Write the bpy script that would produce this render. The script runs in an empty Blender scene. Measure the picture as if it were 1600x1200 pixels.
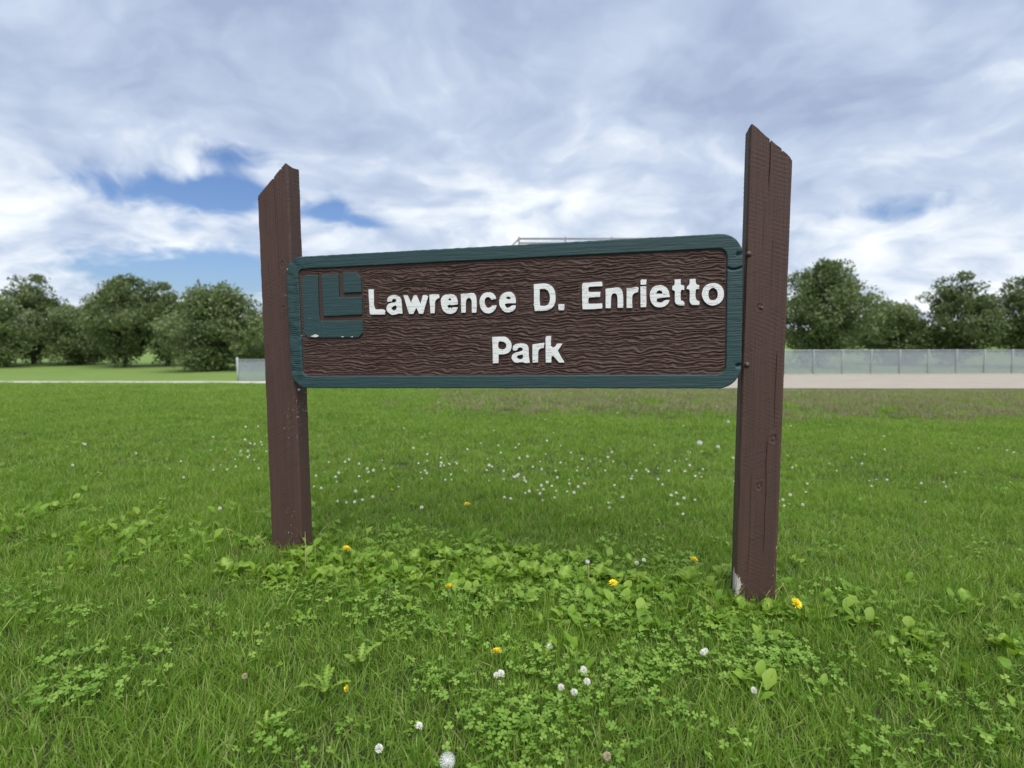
import bpy, bmesh, math, random
import numpy as np
from mathutils import Vector, Matrix, Euler

R = math.radians
rng = np.random.default_rng(11)
random.seed(7)
scene = bpy.context.scene
COL = scene.collection

# ------------------------------------------------------------------ camera
F_PX, PITCH, CAM_Z = 902.0, R(4.715), 1.0          # photo is 1600 x 1200 pixels
cam_d = bpy.data.cameras.new('camera')
cam_d.sensor_width = 36.0
cam_d.lens = 36.0 * F_PX / 1600.0
cam_d.clip_start, cam_d.clip_end = 0.05, 3000.0
cam_d.dof.use_dof = True
cam_d.dof.focus_distance = 1.85
cam_d.dof.aperture_fstop = 2.8
cam = bpy.data.objects.new('camera', cam_d)
COL.objects.link(cam)
cam.location = (0, 0, CAM_Z)
cam.rotation_euler = (math.pi / 2 - PITCH, 0, 0)
scene.camera = cam

# ------------------------------------------------------------------ sky and light
SUN_EL, SUN_AZ = R(60), R(160)      # azimuth clockwise from +Y (view direction): behind the viewer
SKY_STRENGTH = 0.1
scene.view_settings.view_transform = 'Standard'
scene.view_settings.look = 'None'
scene.view_settings.exposure = 0.5
scene.view_settings.gamma = 1.0
scene.view_settings.use_curve_mapping = False
scene.cycles.use_denoising = True
scene.cycles.max_bounces = 8
scene.cycles.transparent_max_bounces = 8

sun_d = bpy.data.lights.new('sun', 'SUN')
sun_d.energy = 3.0
sun_d.angle = R(55)
sun_d.color = (1.0, 0.96, 0.90)
sun = bpy.data.objects.new('sun', sun_d)
COL.objects.link(sun)
sd = Vector((math.sin(SUN_AZ) * math.cos(SUN_EL), math.cos(SUN_AZ) * math.cos(SUN_EL), math.sin(SUN_EL)))
sun.rotation_euler = sd.to_track_quat('Z', 'Y').to_euler()
sun.location = sd * 30


class NT:
    """small helper for node trees"""
    def __init__(self, tree):
        self.t = tree
        self.n = tree.nodes
        self.l = tree.links

    def node(self, typ, **kw):
        nd = self.n.new(typ)
        for k, v in kw.items():
            setattr(nd, k, v)
        return nd

    def put(self, sock, v):
        if isinstance(v, bpy.types.NodeSocket):
            self.l.new(v, sock)
        elif v is not None:
            if hasattr(sock.default_value, '__len__') and not hasattr(v, '__len__'):
                v = [v] * len(sock.default_value)
            if hasattr(sock.default_value, '__len__') and len(sock.default_value) == 4 and len(v) == 3:
                v = tuple(v) + (1.0,)
            sock.default_value = v

    def math(self, op, a, b=None, c=None, clamp=False):
        nd = self.node('ShaderNodeMath', operation=op, use_clamp=clamp)
        for i, v in enumerate((a, b, c)):
            if v is not None:
                self.put(nd.inputs[i], v)
        return nd.outputs[0]

    def vmath(self, op, a, b=None):
        nd = self.node('ShaderNodeVectorMath', operation=op)
        self.put(nd.inputs[0], a)
        if b is not None:
            self.put(nd.inputs[1], b)
        return nd.outputs['Value'] if op in ('DOT_PRODUCT', 'LENGTH', 'DISTANCE') else nd.outputs[0]

    def noise(self, vec, scale, detail=4, rough=0.5, dist=0.0, out='Fac'):
        nd = self.node('ShaderNodeTexNoise')
        if vec is not None:
            self.l.new(vec, nd.inputs['Vector'])
        nd.inputs['Scale'].default_value = scale
        nd.inputs['Detail'].default_value = detail
        nd.inputs['Roughness'].default_value = rough
        nd.inputs['Distortion'].default_value = dist
        return nd.outputs[out]

    def smooth(self, v, a, b, lo=0.0, hi=1.0):
        nd = self.node('ShaderNodeMapRange', interpolation_type='SMOOTHSTEP')
        self.put(nd.inputs['Value'], v)
        for k, x in zip(('From Min', 'From Max', 'To Min', 'To Max'), (a, b, lo, hi)):
            nd.inputs[k].default_value = x
        return nd.outputs[0]

    def mix(self, f, a, b, typ='MIX'):
        nd = self.node('ShaderNodeMix', data_type='RGBA', blend_type=typ)
        self.put(nd.inputs[0], f)
        self.put(nd.inputs[6], a)
        self.put(nd.inputs[7], b)
        return nd.outputs[2]

    def scaled(self, vec, s):
        nd = self.node('ShaderNodeMapping')
        self.l.new(vec, nd.inputs['Vector'])
        nd.inputs['Scale'].default_value = s
        return nd.outputs[0]


world = bpy.data.worlds.new('World')
scene.world = world
world.use_nodes = True
w = NT(world.node_tree)
w.n.clear()
sky = w.node('ShaderNodeTexSky', sky_type='NISHITA')
sky.sun_disc = False
sky.sun_elevation = SUN_EL
sky.sun_rotation = SUN_AZ
tc = w.node('ShaderNodeTexCoord')
dirv = tc.outputs['Generated']
sep = w.node('ShaderNodeSeparateXYZ')
w.l.new(dirv, sep.inputs[0])
dx, dy, dz = sep.outputs
el = w.math('ARCSINE', dz)                           # elevation (radians)
az = w.math('ARCTAN2', dx, dy)                       # azimuth from view direction
den = w.math('ADD', w.math('MAXIMUM', dz, 0.0), 0.34)
comb = w.node('ShaderNodeCombineXYZ')
w.put(comb.inputs[0], w.math('DIVIDE', dx, den))
w.put(comb.inputs[1], w.math('DIVIDE', dy, den))
pl = comb.outputs[0]                                 # cloud deck seen in perspective
warp = w.vmath('MULTIPLY', w.vmath('SUBTRACT', w.noise(pl, 1.6, 4, 0.5, out='Color'), (0.5, 0.5, 0.5)), (0.55, 0.55, 0.0))
plw = w.vmath('ADD', pl, warp)
n_big = w.noise(w.vmath('ADD', plw, (0.9, 0.35, 0)), 1.5, 4, 0.5)
n_mid = w.noise(w.vmath('ADD', plw, (7.3, 1.9, 0)), 4.2, 5, 0.52)
n_fine = w.noise(w.vmath('ADD', plw, (3.1, 8.2, 0)), 10.0, 4, 0.5)


def gap(az0, el0, sa, se):
    a = w.math('POWER', w.math('DIVIDE', w.math('SUBTRACT', az, R(az0)), R(sa)), 2.0)
    b = w.math('POWER', w.math('DIVIDE', w.math('SUBTRACT', el, R(el0)), R(se)), 2.0)
    return w.math('EXPONENT', w.math('MULTIPLY', w.math('ADD', a, b), -1.0))


wob = w.math('SUBTRACT', n_fine, 0.5)
# openings in the cloud deck where blue shows through
opening = None
for px, py, sa, se, amp in ((366, 304, 3.6, 1.5, 1.25), (240, 300, 7.0, 1.9, 1.1), (505, 336, 3.2, 1.0, 1.1), (524, 314, 1.5, 1.5, 0.8),
                            (362, 243, 4.5, 1.3, 1.0), (352, 432, 4.6, 2.6, 1.7), (180, 420, 7.0, 2.2, 0.9), (1400, 330, 6.0, 1.4, 0.8), (590, 350, 3.0, 0.7, 0.8)):
    a_, b_ = (px - 800.0) / F_PX, (600.0 - py) / F_PX
    v_ = Vector((a_, math.cos(PITCH) + b_ * math.sin(PITCH), -math.sin(PITCH) + b_ * math.cos(PITCH))).normalized()
    g_ = w.math('MULTIPLY', gap(math.degrees(math.atan2(v_.x, v_.y)), math.degrees(math.asin(v_.z)), sa, se), amp)
    opening = g_ if opening is None else w.math('ADD', opening, g_)
cover = w.math('SUBTRACT', w.math('ADD', 0.86, w.math('MULTIPLY', w.math('SUBTRACT', n_mid, 0.5), 1.2)),
               w.math('MULTIPLY', opening, 0.78))
cover = w.math('ADD', cover, w.math('MULTIPLY', wob, 0.9))
mask = w.smooth(cover, -0.05, 0.62)
# brightness of the deck: thick blue-grey parts above, thin bright ones towards the horizon
low = w.smooth(el, R(4), R(27), 1.0, 0.0)
tone = w.math('ADD', w.math('MULTIPLY', w.math('SUBTRACT', n_big, 0.5), 1.5),
              w.math('ADD', w.math('MULTIPLY', w.math('SUBTRACT', n_mid, 0.5), 1.5), w.math('MULTIPLY', wob, 0.45)))
tone = w.math('ADD', tone, w.math('ADD', w.math('MULTIPLY', low, 0.50), 0.23), clamp=True)
ramp = w.node('ShaderNodeValToRGB')
w.l.new(tone, ramp.inputs[0])
cr = ramp.color_ramp
cr.elements[0].position, cr.elements[0].color = 0.0, (0.270, 0.330, 0.470, 1)
cr.elements[1].position, cr.elements[1].color = 1.0, (0.715, 0.750, 0.775, 1)
e = cr.elements.new(0.5)
e.color = (0.415, 0.485, 0.605, 1)
cloud = w.vmath('SCALE', ramp.outputs[0])
cloud.node.inputs['Scale'].default_value = 1.0 / SKY_STRENGTH
blue = w.vmath('MULTIPLY', sky.outputs[0], (0.55, 0.66, 0.88))
out_c = w.mix(mask, blue, cloud)
bg = w.node('ShaderNodeBackground')
w.l.new(out_c, bg.inputs[0])
bg.inputs[1].default_value = SKY_STRENGTH
wo = w.node('ShaderNodeOutputWorld')
w.l.new(bg.outputs[0], wo.inputs[0])

# ------------------------------------------------------------------ pixel helpers
CP, SP = math.cos(PITCH), math.sin(PITCH)


def ray(x, y):
    a, b = (x - 800.0) / F_PX, (600.0 - y) / F_PX
    return np.array([a, CP + b * SP, -SP + b * CP])


CAM = np.array([0, 0, CAM_Z])


def sstep(a, b, v):
    t = np.clip((np.asarray(v, float) - a) / (b - a), 0, 1)
    return t * t * (3 - 2 * t)


# ------------------------------------------------------------------ value / gradient noise in numpy
_perm = np.random.default_rng(5).permutation(512)
_ang = np.random.default_rng(6).uniform(0, 2 * np.pi, 512)


def perlin(x, y, seed=0):
    x = np.asarray(x, float) + seed * 17.31
    y = np.asarray(y, float) + seed * 9.77
    xi, yi = np.floor(x).astype(int), np.floor(y).astype(int)
    xf, yf = x - xi, y - yi

    def g(i, j):
        h = _perm[(_perm[i % 512] + j) % 512]
        return np.cos(_ang[h]), np.sin(_ang[h])
    u = xf * xf * xf * (xf * (xf * 6 - 15) + 10)
    v = yf * yf * yf * (yf * (yf * 6 - 15) + 10)
    r = 0
    for i in (0, 1):
        for j in (0, 1):
            gx, gy = g(xi + i, yi + j)
            r = r + (gx * (xf - i) + gy * (yf - j)) * (u if i else 1 - u) * (v if j else 1 - v)
    return r * 1.4


def fbm(x, y, oct=4, seed=0):
    r, a, s = 0, 1.0, 0.0
    for k in range(oct):
        r = r + a * perlin(x * 2 ** k, y * 2 ** k, seed + k)
        s += a
        a *= 0.5
    return r / s


# ------------------------------------------------------------------ terrain height
def ground(x, y):
    x = np.asarray(x, float)
    y = np.asarray(y, float)
    z = -0.022 * 5.0 * np.tanh(x / 5.0)
    z = z * sstep(40, 20, y)
    z = z - 1.95 * sstep(7.6, 34.0, y)
    z = z + 0.012 * perlin(x * 0.9, y * 0.9, 3) * sstep(60, 20, y) + 0.006 * perlin(x * 3, y * 3, 4)
    return z


def at(x, y):
    """ground point seen at photo pixel (x, y)"""
    d = ray(x, y)
    t = np.linspace(0.8, 60, 6000)
    P = CAM + d * t[:, None]
    below = P[:, 2] < ground(P[:, 0], P[:, 1])
    k = int(np.argmax(below)) if below.any() else len(t) - 1
    return P[k, 0], P[k, 1], float(ground(P[k, 0], P[k, 1]))


# ------------------------------------------------------------------ object helpers
def link(o, parent=None):
    COL.objects.link(o)
    if parent is not None:
        o.parent = parent
    return o


def mesh_obj(name, verts, faces, mat, parent=None, smooth=False, mats=None, fmat=None):
    me = bpy.data.meshes.new(name)
    if isinstance(verts, np.ndarray) and isinstance(faces, np.ndarray):
        set_mesh(me, verts, faces)
    else:
        me.from_pydata([tuple(v) for v in verts], [], [tuple(f) for f in faces])
    for m in (mats or [mat]):
        me.materials.append(m)
    if fmat is not None:
        me.polygons.foreach_set('material_index', np.asarray(fmat, dtype=np.int32))
    if smooth:
        me.polygons.foreach_set('use_smooth', [True] * len(me.polygons))
    me.update()
    o = bpy.data.objects.new(name, me)
    return link(o, parent)


def set_mesh(me, V, Fq):
    """numpy verts (n,3) and faces (m,k) to a mesh"""
    n, (m, k) = len(V), Fq.shape
    me.vertices.add(n)
    me.vertices.foreach_set('co', np.ascontiguousarray(V, dtype=np.float32).ravel())
    me.loops.add(m * k)
    me.loops.foreach_set('vertex_index', np.ascontiguousarray(Fq, dtype=np.int32).ravel())
    me.polygons.add(m)
    me.polygons.foreach_set('loop_start', np.arange(0, m * k, k, dtype=np.int32))
    me.polygons.foreach_set('loop_total', np.full(m, k, dtype=np.int32))
    me.update(calc_edges=True)
    me.validate()


def empty(name, loc, label, cat, group=None, rot=(0, 0, 0)):
    o = bpy.data.objects.new(name, None)
    o.empty_display_size = 0.1
    link(o)
    o.location = loc
    o.rotation_euler = rot
    tag(o, label, cat, group)
    return o


def tag(o, label, cat, group=None):
    o['label'] = label
    o['category'] = cat
    if group:
        o['group'] = group
    return o


def grid_faces(nu, nv, wrap=False):
    """quads for vertex index i*nv + j"""
    i = np.arange(nu if wrap else nu - 1)
    j = np.arange(nv - 1)
    I, J = np.meshgrid(i, j, indexing='ij')
    I2 = (I + 1) % nu
    return np.stack([I * nv + J, I2 * nv + J, I2 * nv + J + 1, I * nv + J + 1], -1).reshape(-1, 4)


def tube(path, rad, seg=8, cap=True):
    """verts and faces of a tube along a list of points; rad is a number or a list"""
    P = [Vector(p) for p in path]
    rad = rad if hasattr(rad, '__len__') else [rad] * len(P)
    V, Fc = [], []
    ref = None
    for i, p in enumerate(P):
        d = (P[min(i + 1, len(P) - 1)] - P[max(i - 1, 0)]).normalized()
        if ref is None:
            ref = d.orthogonal().normalized()
        ref = (ref - d * ref.dot(d)).normalized()
        b = d.cross(ref)
        for k in range(seg):
            a = 2 * math.pi * k / seg
            V.append(p + (ref * math.cos(a) + b * math.sin(a)) * rad[i])
    for i in range(len(P) - 1):
        for k in range(seg):
            k2 = (k + 1) % seg
            Fc.append((i * seg + k, i * seg + k2, (i + 1) * seg + k2, (i + 1) * seg + k))
    if cap:
        Fc.append(tuple(range(seg))[::-1])
        Fc.append(tuple(range((len(P) - 1) * seg, len(P) * seg)))
    return V, Fc


class MB:
    """collects shapes of ONE part"""
    def __init__(self):
        self.v, self.f, self.m = [], [], []

    def add(self, vf, mi=0):
        b = len(self.v)
        self.v += [tuple(p) for p in vf[0]]
        self.f += [tuple(i + b for i in q) for q in vf[1]]
        self.m += [mi] * len(vf[1])
        return self

    def build(self, name, mat, parent=None, smooth=False, mats=None):
        return mesh_obj(name, self.v, self.f, mat, parent, smooth, mats, self.m if mats else None)


def box(x0, x1, y0, y1, z0, z1):
    v = [(x, y, z) for z in (z0, z1) for y in (y0, y1) for x in (x0, x1)]
    return v, [(0, 2, 3, 1), (4, 5, 7, 6), (0, 1, 5, 4), (2, 6, 7, 3), (0, 4, 6, 2), (1, 3, 7, 5)]


# ------------------------------------------------------------------ materials
def new_mat(name):
    m = bpy.data.materials.new(name)
    m.use_nodes = True
    t = NT(m.node_tree)
    bs = t.n['Principled BSDF']
    return m, t, bs


def objco(t):
    return t.node('ShaderNodeTexCoord').outputs['Object']


def bump(t, bs, h, dist=0.002, strength=1.0):
    b = t.node('ShaderNodeBump')
    b.inputs['Distance'].default_value = dist
    b.inputs['Strength'].default_value = strength
    t.l.new(h, b.inputs['Height'])
    t.l.new(b.outputs[0], bs.inputs['Normal'])


def chips(t, co, scale, thr):
    n = t.noise(co, scale, 5, 0.65)
    return t.smooth(n, thr, thr + 0.02)


BROWN = (0.082, 0.051, 0.045)


def mat_post():
    m, t, bs = new_mat('brown_post_paint')
    co = objco(t)
    sepx = t.node('ShaderNodeSeparateXYZ')
    t.l.new(co, sepx.inputs[0])
    x, y, z = sepx.outputs
    grain = t.noise(t.scaled(co, (60, 60, 2.0)), 1.0, 6, 0.6)
    blot = t.noise(co, 5.0, 5, 0.6)
    c = t.mix(grain, (0.040, 0.018, 0.012), (0.096, 0.049, 0.037))
    c = t.mix(t.math('MULTIPLY', t.smooth(blot, 0.45, 0.75), 0.25), c, (0.066, 0.042, 0.036))
    # fine circular-saw marks
    rotv = t.node('ShaderNodeMapping')
    t.l.new(co, rotv.inputs['Vector'])
    rotv.inputs['Rotation'].default_value = (0, R(22), 0)
    saw = t.noise(t.scaled(rotv.outputs[0], (9, 9, 300)), 1.0, 3, 0.6, 0.2)
    c = t.mix(t.math('MULTIPLY', t.smooth(saw, 0.54, 0.68), 0.6), c, (0.028, 0.022, 0.021))
    # flecks where paint has come off
    att = t.node('ShaderNodeAttribute', attribute_name='wear')
    fl = t.noise(t.scaled(co, (150, 150, 70)), 1.0, 3, 0.6)
    fm = t.math('MULTIPLY', t.smooth(fl, 0.63, 0.68), t.smooth(att.outputs['Fac'], 0.15, 0.5))
    c = t.mix(fm, c, (0.52, 0.47, 0.42))
    peel_n = t.noise(t.scaled(co, (70, 70, 40)), 1.0, 6, 0.7)
    peel = t.smooth(t.math('ADD', t.math('MULTIPLY', peel_n, 1.2), t.node('ShaderNodeAttribute', attribute_name='peel').outputs['Fac']), 1.0, 1.12)
    pc = t.mix(t.noise(t.scaled(co, (300, 300, 60)), 1.0, 4, 0.6), (0.22, 0.19, 0.16), (0.72, 0.68, 0.62))
    c = t.mix(peel, c, pc)
    t.put(bs.inputs['Base Color'], c)
    bs.inputs['Roughness'].default_value = 0.72
    h = t.math('ADD', t.math('MULTIPLY', grain, 0.5), t.math('MULTIPLY', saw, 0.6))
    bump(t, bs, h, 0.0026, 0.9)
    return m


def mat_field():
    m, t, bs = new_mat('brown_carved_paint')
    co = objco(t)
    g = t.noise(t.scaled(co, (9, 9, 130)), 1.0, 5, 0.6)
    blot = t.noise(co, 9.0, 4, 0.6)
    c = t.mix(g, (0.046, 0.022, 0.016), (0.084, 0.043, 0.033))
    c = t.mix(t.math('MULTIPLY', t.smooth(blot, 0.4, 0.7), 0.3), c, (0.062, 0.041, 0.034))
    t.put(bs.inputs['Base Color'], c)
    bs.inputs['Roughness'].default_value = 0.68
    bump(t, bs, g, 0.0012, 0.7)
    return m


def mat_green(name, chip=0.0):
    m, t, bs = new_mat(name)
    co = objco(t)
    g = t.noise(t.scaled(co, (7, 7, 110)), 1.0, 6, 0.62)
    g2 = t.noise(t.scaled(co, (5, 5, 260)), 1.0, 3, 0.6)
    blot = t.noise(co, 6.0, 4, 0.6)
    c = t.mix(g, (0.010, 0.038, 0.041), (0.026, 0.067, 0.070))
    c = t.mix(t.math('MULTIPLY', t.smooth(blot, 0.45, 0.7), 0.5), c, (0.018, 0.050, 0.050))
    crack = t.smooth(g2, 0.70, 0.76)
    c = t.mix(t.math('MULTIPLY', crack, 0.7), c, (0.012, 0.025, 0.028))
    att = t.node('ShaderNodeAttribute', attribute_name='wear')
    fl = t.noise(t.scaled(co, (60, 60, 160)), 1.0, 5, 0.7)
    fm = t.smooth(t.math('ADD', fl, t.math('MULTIPLY', att.outputs['Fac'], 0.5)), 0.80, 0.84)
    c = t.mix(fm, c, (0.66, 0.66, 0.58))
    t.put(bs.inputs['Base Color'], c)
    bs.inputs['Roughness'].default_value = 0.6
    h = t.math('SUBTRACT', t.math('ADD', g, t.math('MULTIPLY', g2, 0.4)), t.math('MULTIPLY', crack, 0.5))
    bump(t, bs, h, 0.003, 0.8)
    return m


def mat_letter():
    m, t, bs = new_mat('white_letter_paint')
    co = objco(t)
    g = t.noise(t.scaled(co, (12, 12, 230)), 1.0, 5, 0.65)
    g2 = t.noise(t.scaled(co, (5, 5, 120)), 1.0, 4, 0.55, 0.3)
    blot = t.noise(co, 30.0, 4, 0.6)
    c = t.mix(g, (0.70, 0.715, 0.70), (0.86, 0.87, 0.855))
    c = t.mix(t.math('MULTIPLY', t.smooth(blot, 0.4, 0.7), 0.5), c, (0.75, 0.775, 0.755))
    crack = t.math('MAXIMUM', t.smooth(g, 0.71, 0.75), t.smooth(t.math('ABSOLUTE', t.math('SUBTRACT', g2, 0.55)), 0.016, 0.005))
    c = t.mix(t.math('MULTIPLY', crack, 0.75), c, (0.20, 0.19, 0.17))
    t.put(bs.inputs['Base Color'], c)
    bs.inputs['Roughness'].default_value = 0.6
    bump(t, bs, t.math('SUBTRACT', g, crack), 0.0008, 0.5)
    return m


def mat_plain(name, col, rough=0.6, metal=0.0, var=0.25, scale=8.0, bmp=0.0):
    m, t, bs = new_mat(name)
    n = t.noise(objco(t), scale, 5, 0.6)
    d = tuple(v * (1 - var) for v in col)
    b = tuple(min(1, v * (1 + var)) for v in col)
    t.put(bs.inputs['Base Color'], t.mix(n, d, b))
    bs.inputs['Roughness'].default_value = rough
    bs.inputs['Metallic'].default_value = metal
    if bmp:
        bump(t, bs, n, bmp)
    return m


def mat_leafy(name, ca, cb, cc, patch_scale=0.9, trans=0.35, rough=0.5, attr=True, tipmix=0.0):
    """thin leaf: diffuse + gloss + translucent, colour varied per leaf, per clump and over the lawn"""
    m, t, bs = new_mat(name)
    geo = t.node('ShaderNodeNewGeometry')
    info = t.node('ShaderNodeObjectInfo')
    n = t.noise(geo.outputs['Position'], patch_scale, 4, 0.6)
    n2 = t.noise(geo.outputs['Position'], patch_scale * 7, 3, 0.6)
    f = t.math('ADD', t.math('MULTIPLY', t.smooth(n, 0.3, 0.7), 0.5), t.math('MULTIPLY', n2, 0.35))
    f = t.math('ADD', f, t.math('MULTIPLY', t.math('SUBTRACT', info.outputs['Random'], 0.3), 0.4), clamp=True)
    c = t.mix(f, ca, cb)
    if attr:
        a = t.node('ShaderNodeAttribute', attribute_name='blade')
        c = t.mix(t.math('MULTIPLY', t.smooth(a.outputs['Fac'], 0.35, 1.0), 0.85), c, cc)
        dry = t.smooth(a.outputs['Fac'], 0.955, 0.97)
        c = t.mix(t.math('MULTIPLY', dry, tipmix), c, (0.34, 0.30, 0.15))
    t.put(bs.inputs['Base Color'], c)
    bs.inputs['Roughness'].default_value = rough
    bs.inputs['Specular IOR Level'].default_value = 0.35
    tr = t.node('ShaderNodeBsdfTranslucent')
    t.put(tr.inputs[0], t.mix(0.5, c, t.vmath('MULTIPLY', c, (1.5, 1.25, 0.6))))
    mx = t.node('ShaderNodeMixShader')
    mx.inputs[0].default_value = trans
    t.l.new(bs.outputs[0], mx.inputs[1])
    t.l.new(tr.outputs[0], mx.inputs[2])
    t.l.new(mx.outputs[0], t.n['Material Output'].inputs[0])
    return m


M_POST, M_FIELD, M_GREEN, M_LETTER = mat_post(), mat_field(), mat_green('green_border_paint'), mat_letter()
M_BOLT = mat_plain('painted_bolt', (0.075, 0.048, 0.043), 0.5, 0.0, 0.3, 90)
M_SCREW = mat_plain('bare_screw', (0.55, 0.54, 0.52), 0.4, 0.6, 0.2, 90)
M_GRASS = mat_leafy('grass_blade', (0.098, 0.222, 0.020), (0.195, 0.355, 0.034), (0.375, 0.515, 0.115), 0.8, 0.5, 0.45, True, 0.7)
M_CLOVER = mat_leafy('clover_leaf', (0.115, 0.245, 0.024), (0.180, 0.335, 0.036), (0.29, 0.44, 0.080), 2.0, 0.35, 0.55)
M_WEED = mat_leafy('broad_leaf', (0.120, 0.240, 0.022), (0.220, 0.370, 0.036), (0.36, 0.50, 0.09), 9.0, 0.4, 0.45)
M_TREE = mat_leafy('tree_leaf', (0.085, 0.125, 0.040), (0.135, 0.185, 0.065), (0.21, 0.26, 0.12), 0.5, 0.3, 0.5)
M_BARK = mat_plain('bark', (0.10, 0.08, 0.06), 0.9, 0, 0.4, 12, 0.02)
M_YELLOW = mat_plain('dandelion_yellow', (0.90, 0.70, 0.02), 0.6, 0, 0.12, 300)
M_STEM = mat_plain('flower_stem', (0.14, 0.22, 0.06), 0.6, 0, 0.2, 60)
M_WHITEF = mat_plain('clover_white', (0.80, 0.79, 0.72), 0.7, 0, 0.12, 300)
M_PINKF = mat_plain('clover_faded', (0.46, 0.36, 0.26), 0.7, 0, 0.2, 300)
M_FLUFF = mat_plain('seed_fluff', (0.72, 0.72, 0.70), 0.9, 0, 0.1, 200)
M_STRAW = mat_plain('dry_stalk', (0.36, 0.31, 0.15), 0.7, 0, 0.3, 40)
M_STEEL = mat_plain('galvanised_steel', (0.46, 0.48, 0.49), 0.5, 0.3, 0.15, 10)
M_PIPE = mat_plain('weathered_pipe', (0.20, 0.21, 0.22), 0.6, 0.2, 0.15, 10)
M_SLAT = mat_plain('grey_slats', (0.27, 0.32, 0.34), 0.6, 0.0, 0.15, 3)
M_CONC = mat_plain('concrete', (0.56, 0.53, 0.48), 0.9, 0, 0.12, 1.5)
M_DIRT = mat_plain('infield_dirt', (0.34, 0.30, 0.245), 0.95, 0, 0.18, 0.8)


def mat_ground():
    m, t, bs = new_mat('lawn_soil')
    geo = t.node('ShaderNodeNewGeometry')
    co = geo.outputs['Position']
    n = t.noise(co, 0.35, 5, 0.6)
    f = t.noise(co, 14.0, 6, 0.7)
    c = t.mix(f, (0.020, 0.022, 0.008), (0.045, 0.052, 0.014))
    far_c = t.mix(n, (0.110, 0.185, 0.026), (0.165, 0.245, 0.045))      # beyond the blades: turf as one colour
    sy = t.node('ShaderNodeSeparateXYZ')
    t.l.new(co, sy.inputs[0])
    c = t.mix(t.smooth(sy.outputs[1], 13.5, 17.0), c, far_c)
    t.put(bs.inputs['Base Color'], c)
    bs.inputs['Roughness'].default_value = 0.95
    bump(t, bs, f, 0.02)
    return m


M_GROUND = mat_ground()

# ------------------------------------------------------------------ ground sheet
def axis(lo, hi, fine_lo, fine_hi, fine, grow=1.18):
    a = list(np.arange(fine_lo, fine_hi + 1e-6, fine))
    s = fine
    while a[-1] < hi:
        s *= grow
        a.append(a[-1] + s)
    s = fine
    while a[0] > lo:
        s *= grow
        a.insert(0, a[0] - s)
    return np.array(a)


gx = axis(-900, 900, -14, 14, 0.16)
gy = axis(-60, 1500, -1, 40, 0.16)
GX, GY = np.meshgrid(gx, gy, indexing='ij')
V = np.stack([GX, GY, ground(GX, GY)], -1).reshape(-1, 3)
o = mesh_obj('lawn', V, grid_faces(len(gx), len(gy)), M_GROUND, smooth=True)
o['kind'] = 'structure'
tag(o, 'green mown lawn falling away gently behind the sign', 'lawn')


def sheet(name, xs, y0f, y1f, lift, mat, label, cat):
    xs = np.asarray(xs, float)
    nv = 9
    P = []
    for x in xs:
        for k in range(nv):
            y = y0f(x) + (y1f(x) - y0f(x)) * k / (nv - 1)
            P.append((x, y, float(ground(x, y)) + lift))
    o = mesh_obj(name, np.array(P), grid_faces(len(xs), nv), mat)
    o['kind'] = 'structure'
    tag(o, label, cat)
    return o


sheet('concrete_path', np.arange(-60, -5.9, 1.0), lambda x: 34.4 + 0.12 * math.sin(x * .5), lambda x: 37.1, 0.06, M_CONC,
      'pale concrete path along the foot of the low grey fence', 'path')
sheet('infield_dirt', np.arange(-5, 60.1, 1.0), lambda x: 33.0 - 0.9 * math.sin(max(0, min(1, (x - 4) / 20)) * 1.57), lambda x: 43.0 + 0.06 * x, 0.05, M_DIRT,
      'tan dirt of the ball field in front of the far fence', 'dirt')

# ------------------------------------------------------------------ the sign: frame of reference fitted to the photograph
TH, TILT = 0.21735, 0.0188
SW, SH = 1.8388, 0.5610
S = np.array([math.cos(TH), -math.sin(TH), 0.0])             # along the board
N = np.array([math.sin(TH), math.cos(TH), 0.0])              # away from the viewer
Z3 = np.array([0, 0, 1.0])
A0 = S * math.cos(TILT) + Z3 * math.sin(TILT)
A1 = -S * math.sin(TILT) + Z3 * math.cos(TILT)
C0 = np.array([-0.0648, 2.300, CAM_Z + 0.0732])              # board centre, front plane


def on_sign(x, y, off=0.0):
    """photo pixel to (along, up) metres on the board's front plane"""
    d = ray(x, y)
    c = C0 + N * off
    t = ((c - CAM) @ N) / (d @ N)
    P = CAM + d * t - c
    return float(P @ A0), float(P @ A1)


base_xy = C0 + N * 0.06
root = empty('park_sign', (base_xy[0], base_xy[1], float(ground(base_xy[0], base_xy[1]))),
             'carved brown wooden park sign with green border hung between two slant-topped posts', 'sign')
bpy.context.view_layer.update()


def parent_keep(o, p):
    o.parent = p
    o.matrix_parent_inverse = p.matrix_world.inverted()


# local board axes -> x along, y away from viewer, z up
MB_W = Matrix(((A0[0], N[0], A1[0], C0[0]), (A0[1], N[1], A1[1], C0[1]), (A0[2], N[2], A1[2], C0[2]), (0, 0, 0, 1)))


def board_child(o, parent):
    """object built in board coordinates -> child of parent, same place"""
    o.matrix_world = MB_W
    bpy.context.view_layer.update()
    if parent is not None:
        o.parent = parent
        o.matrix_parent_inverse = parent.matrix_world.inverted()


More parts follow.
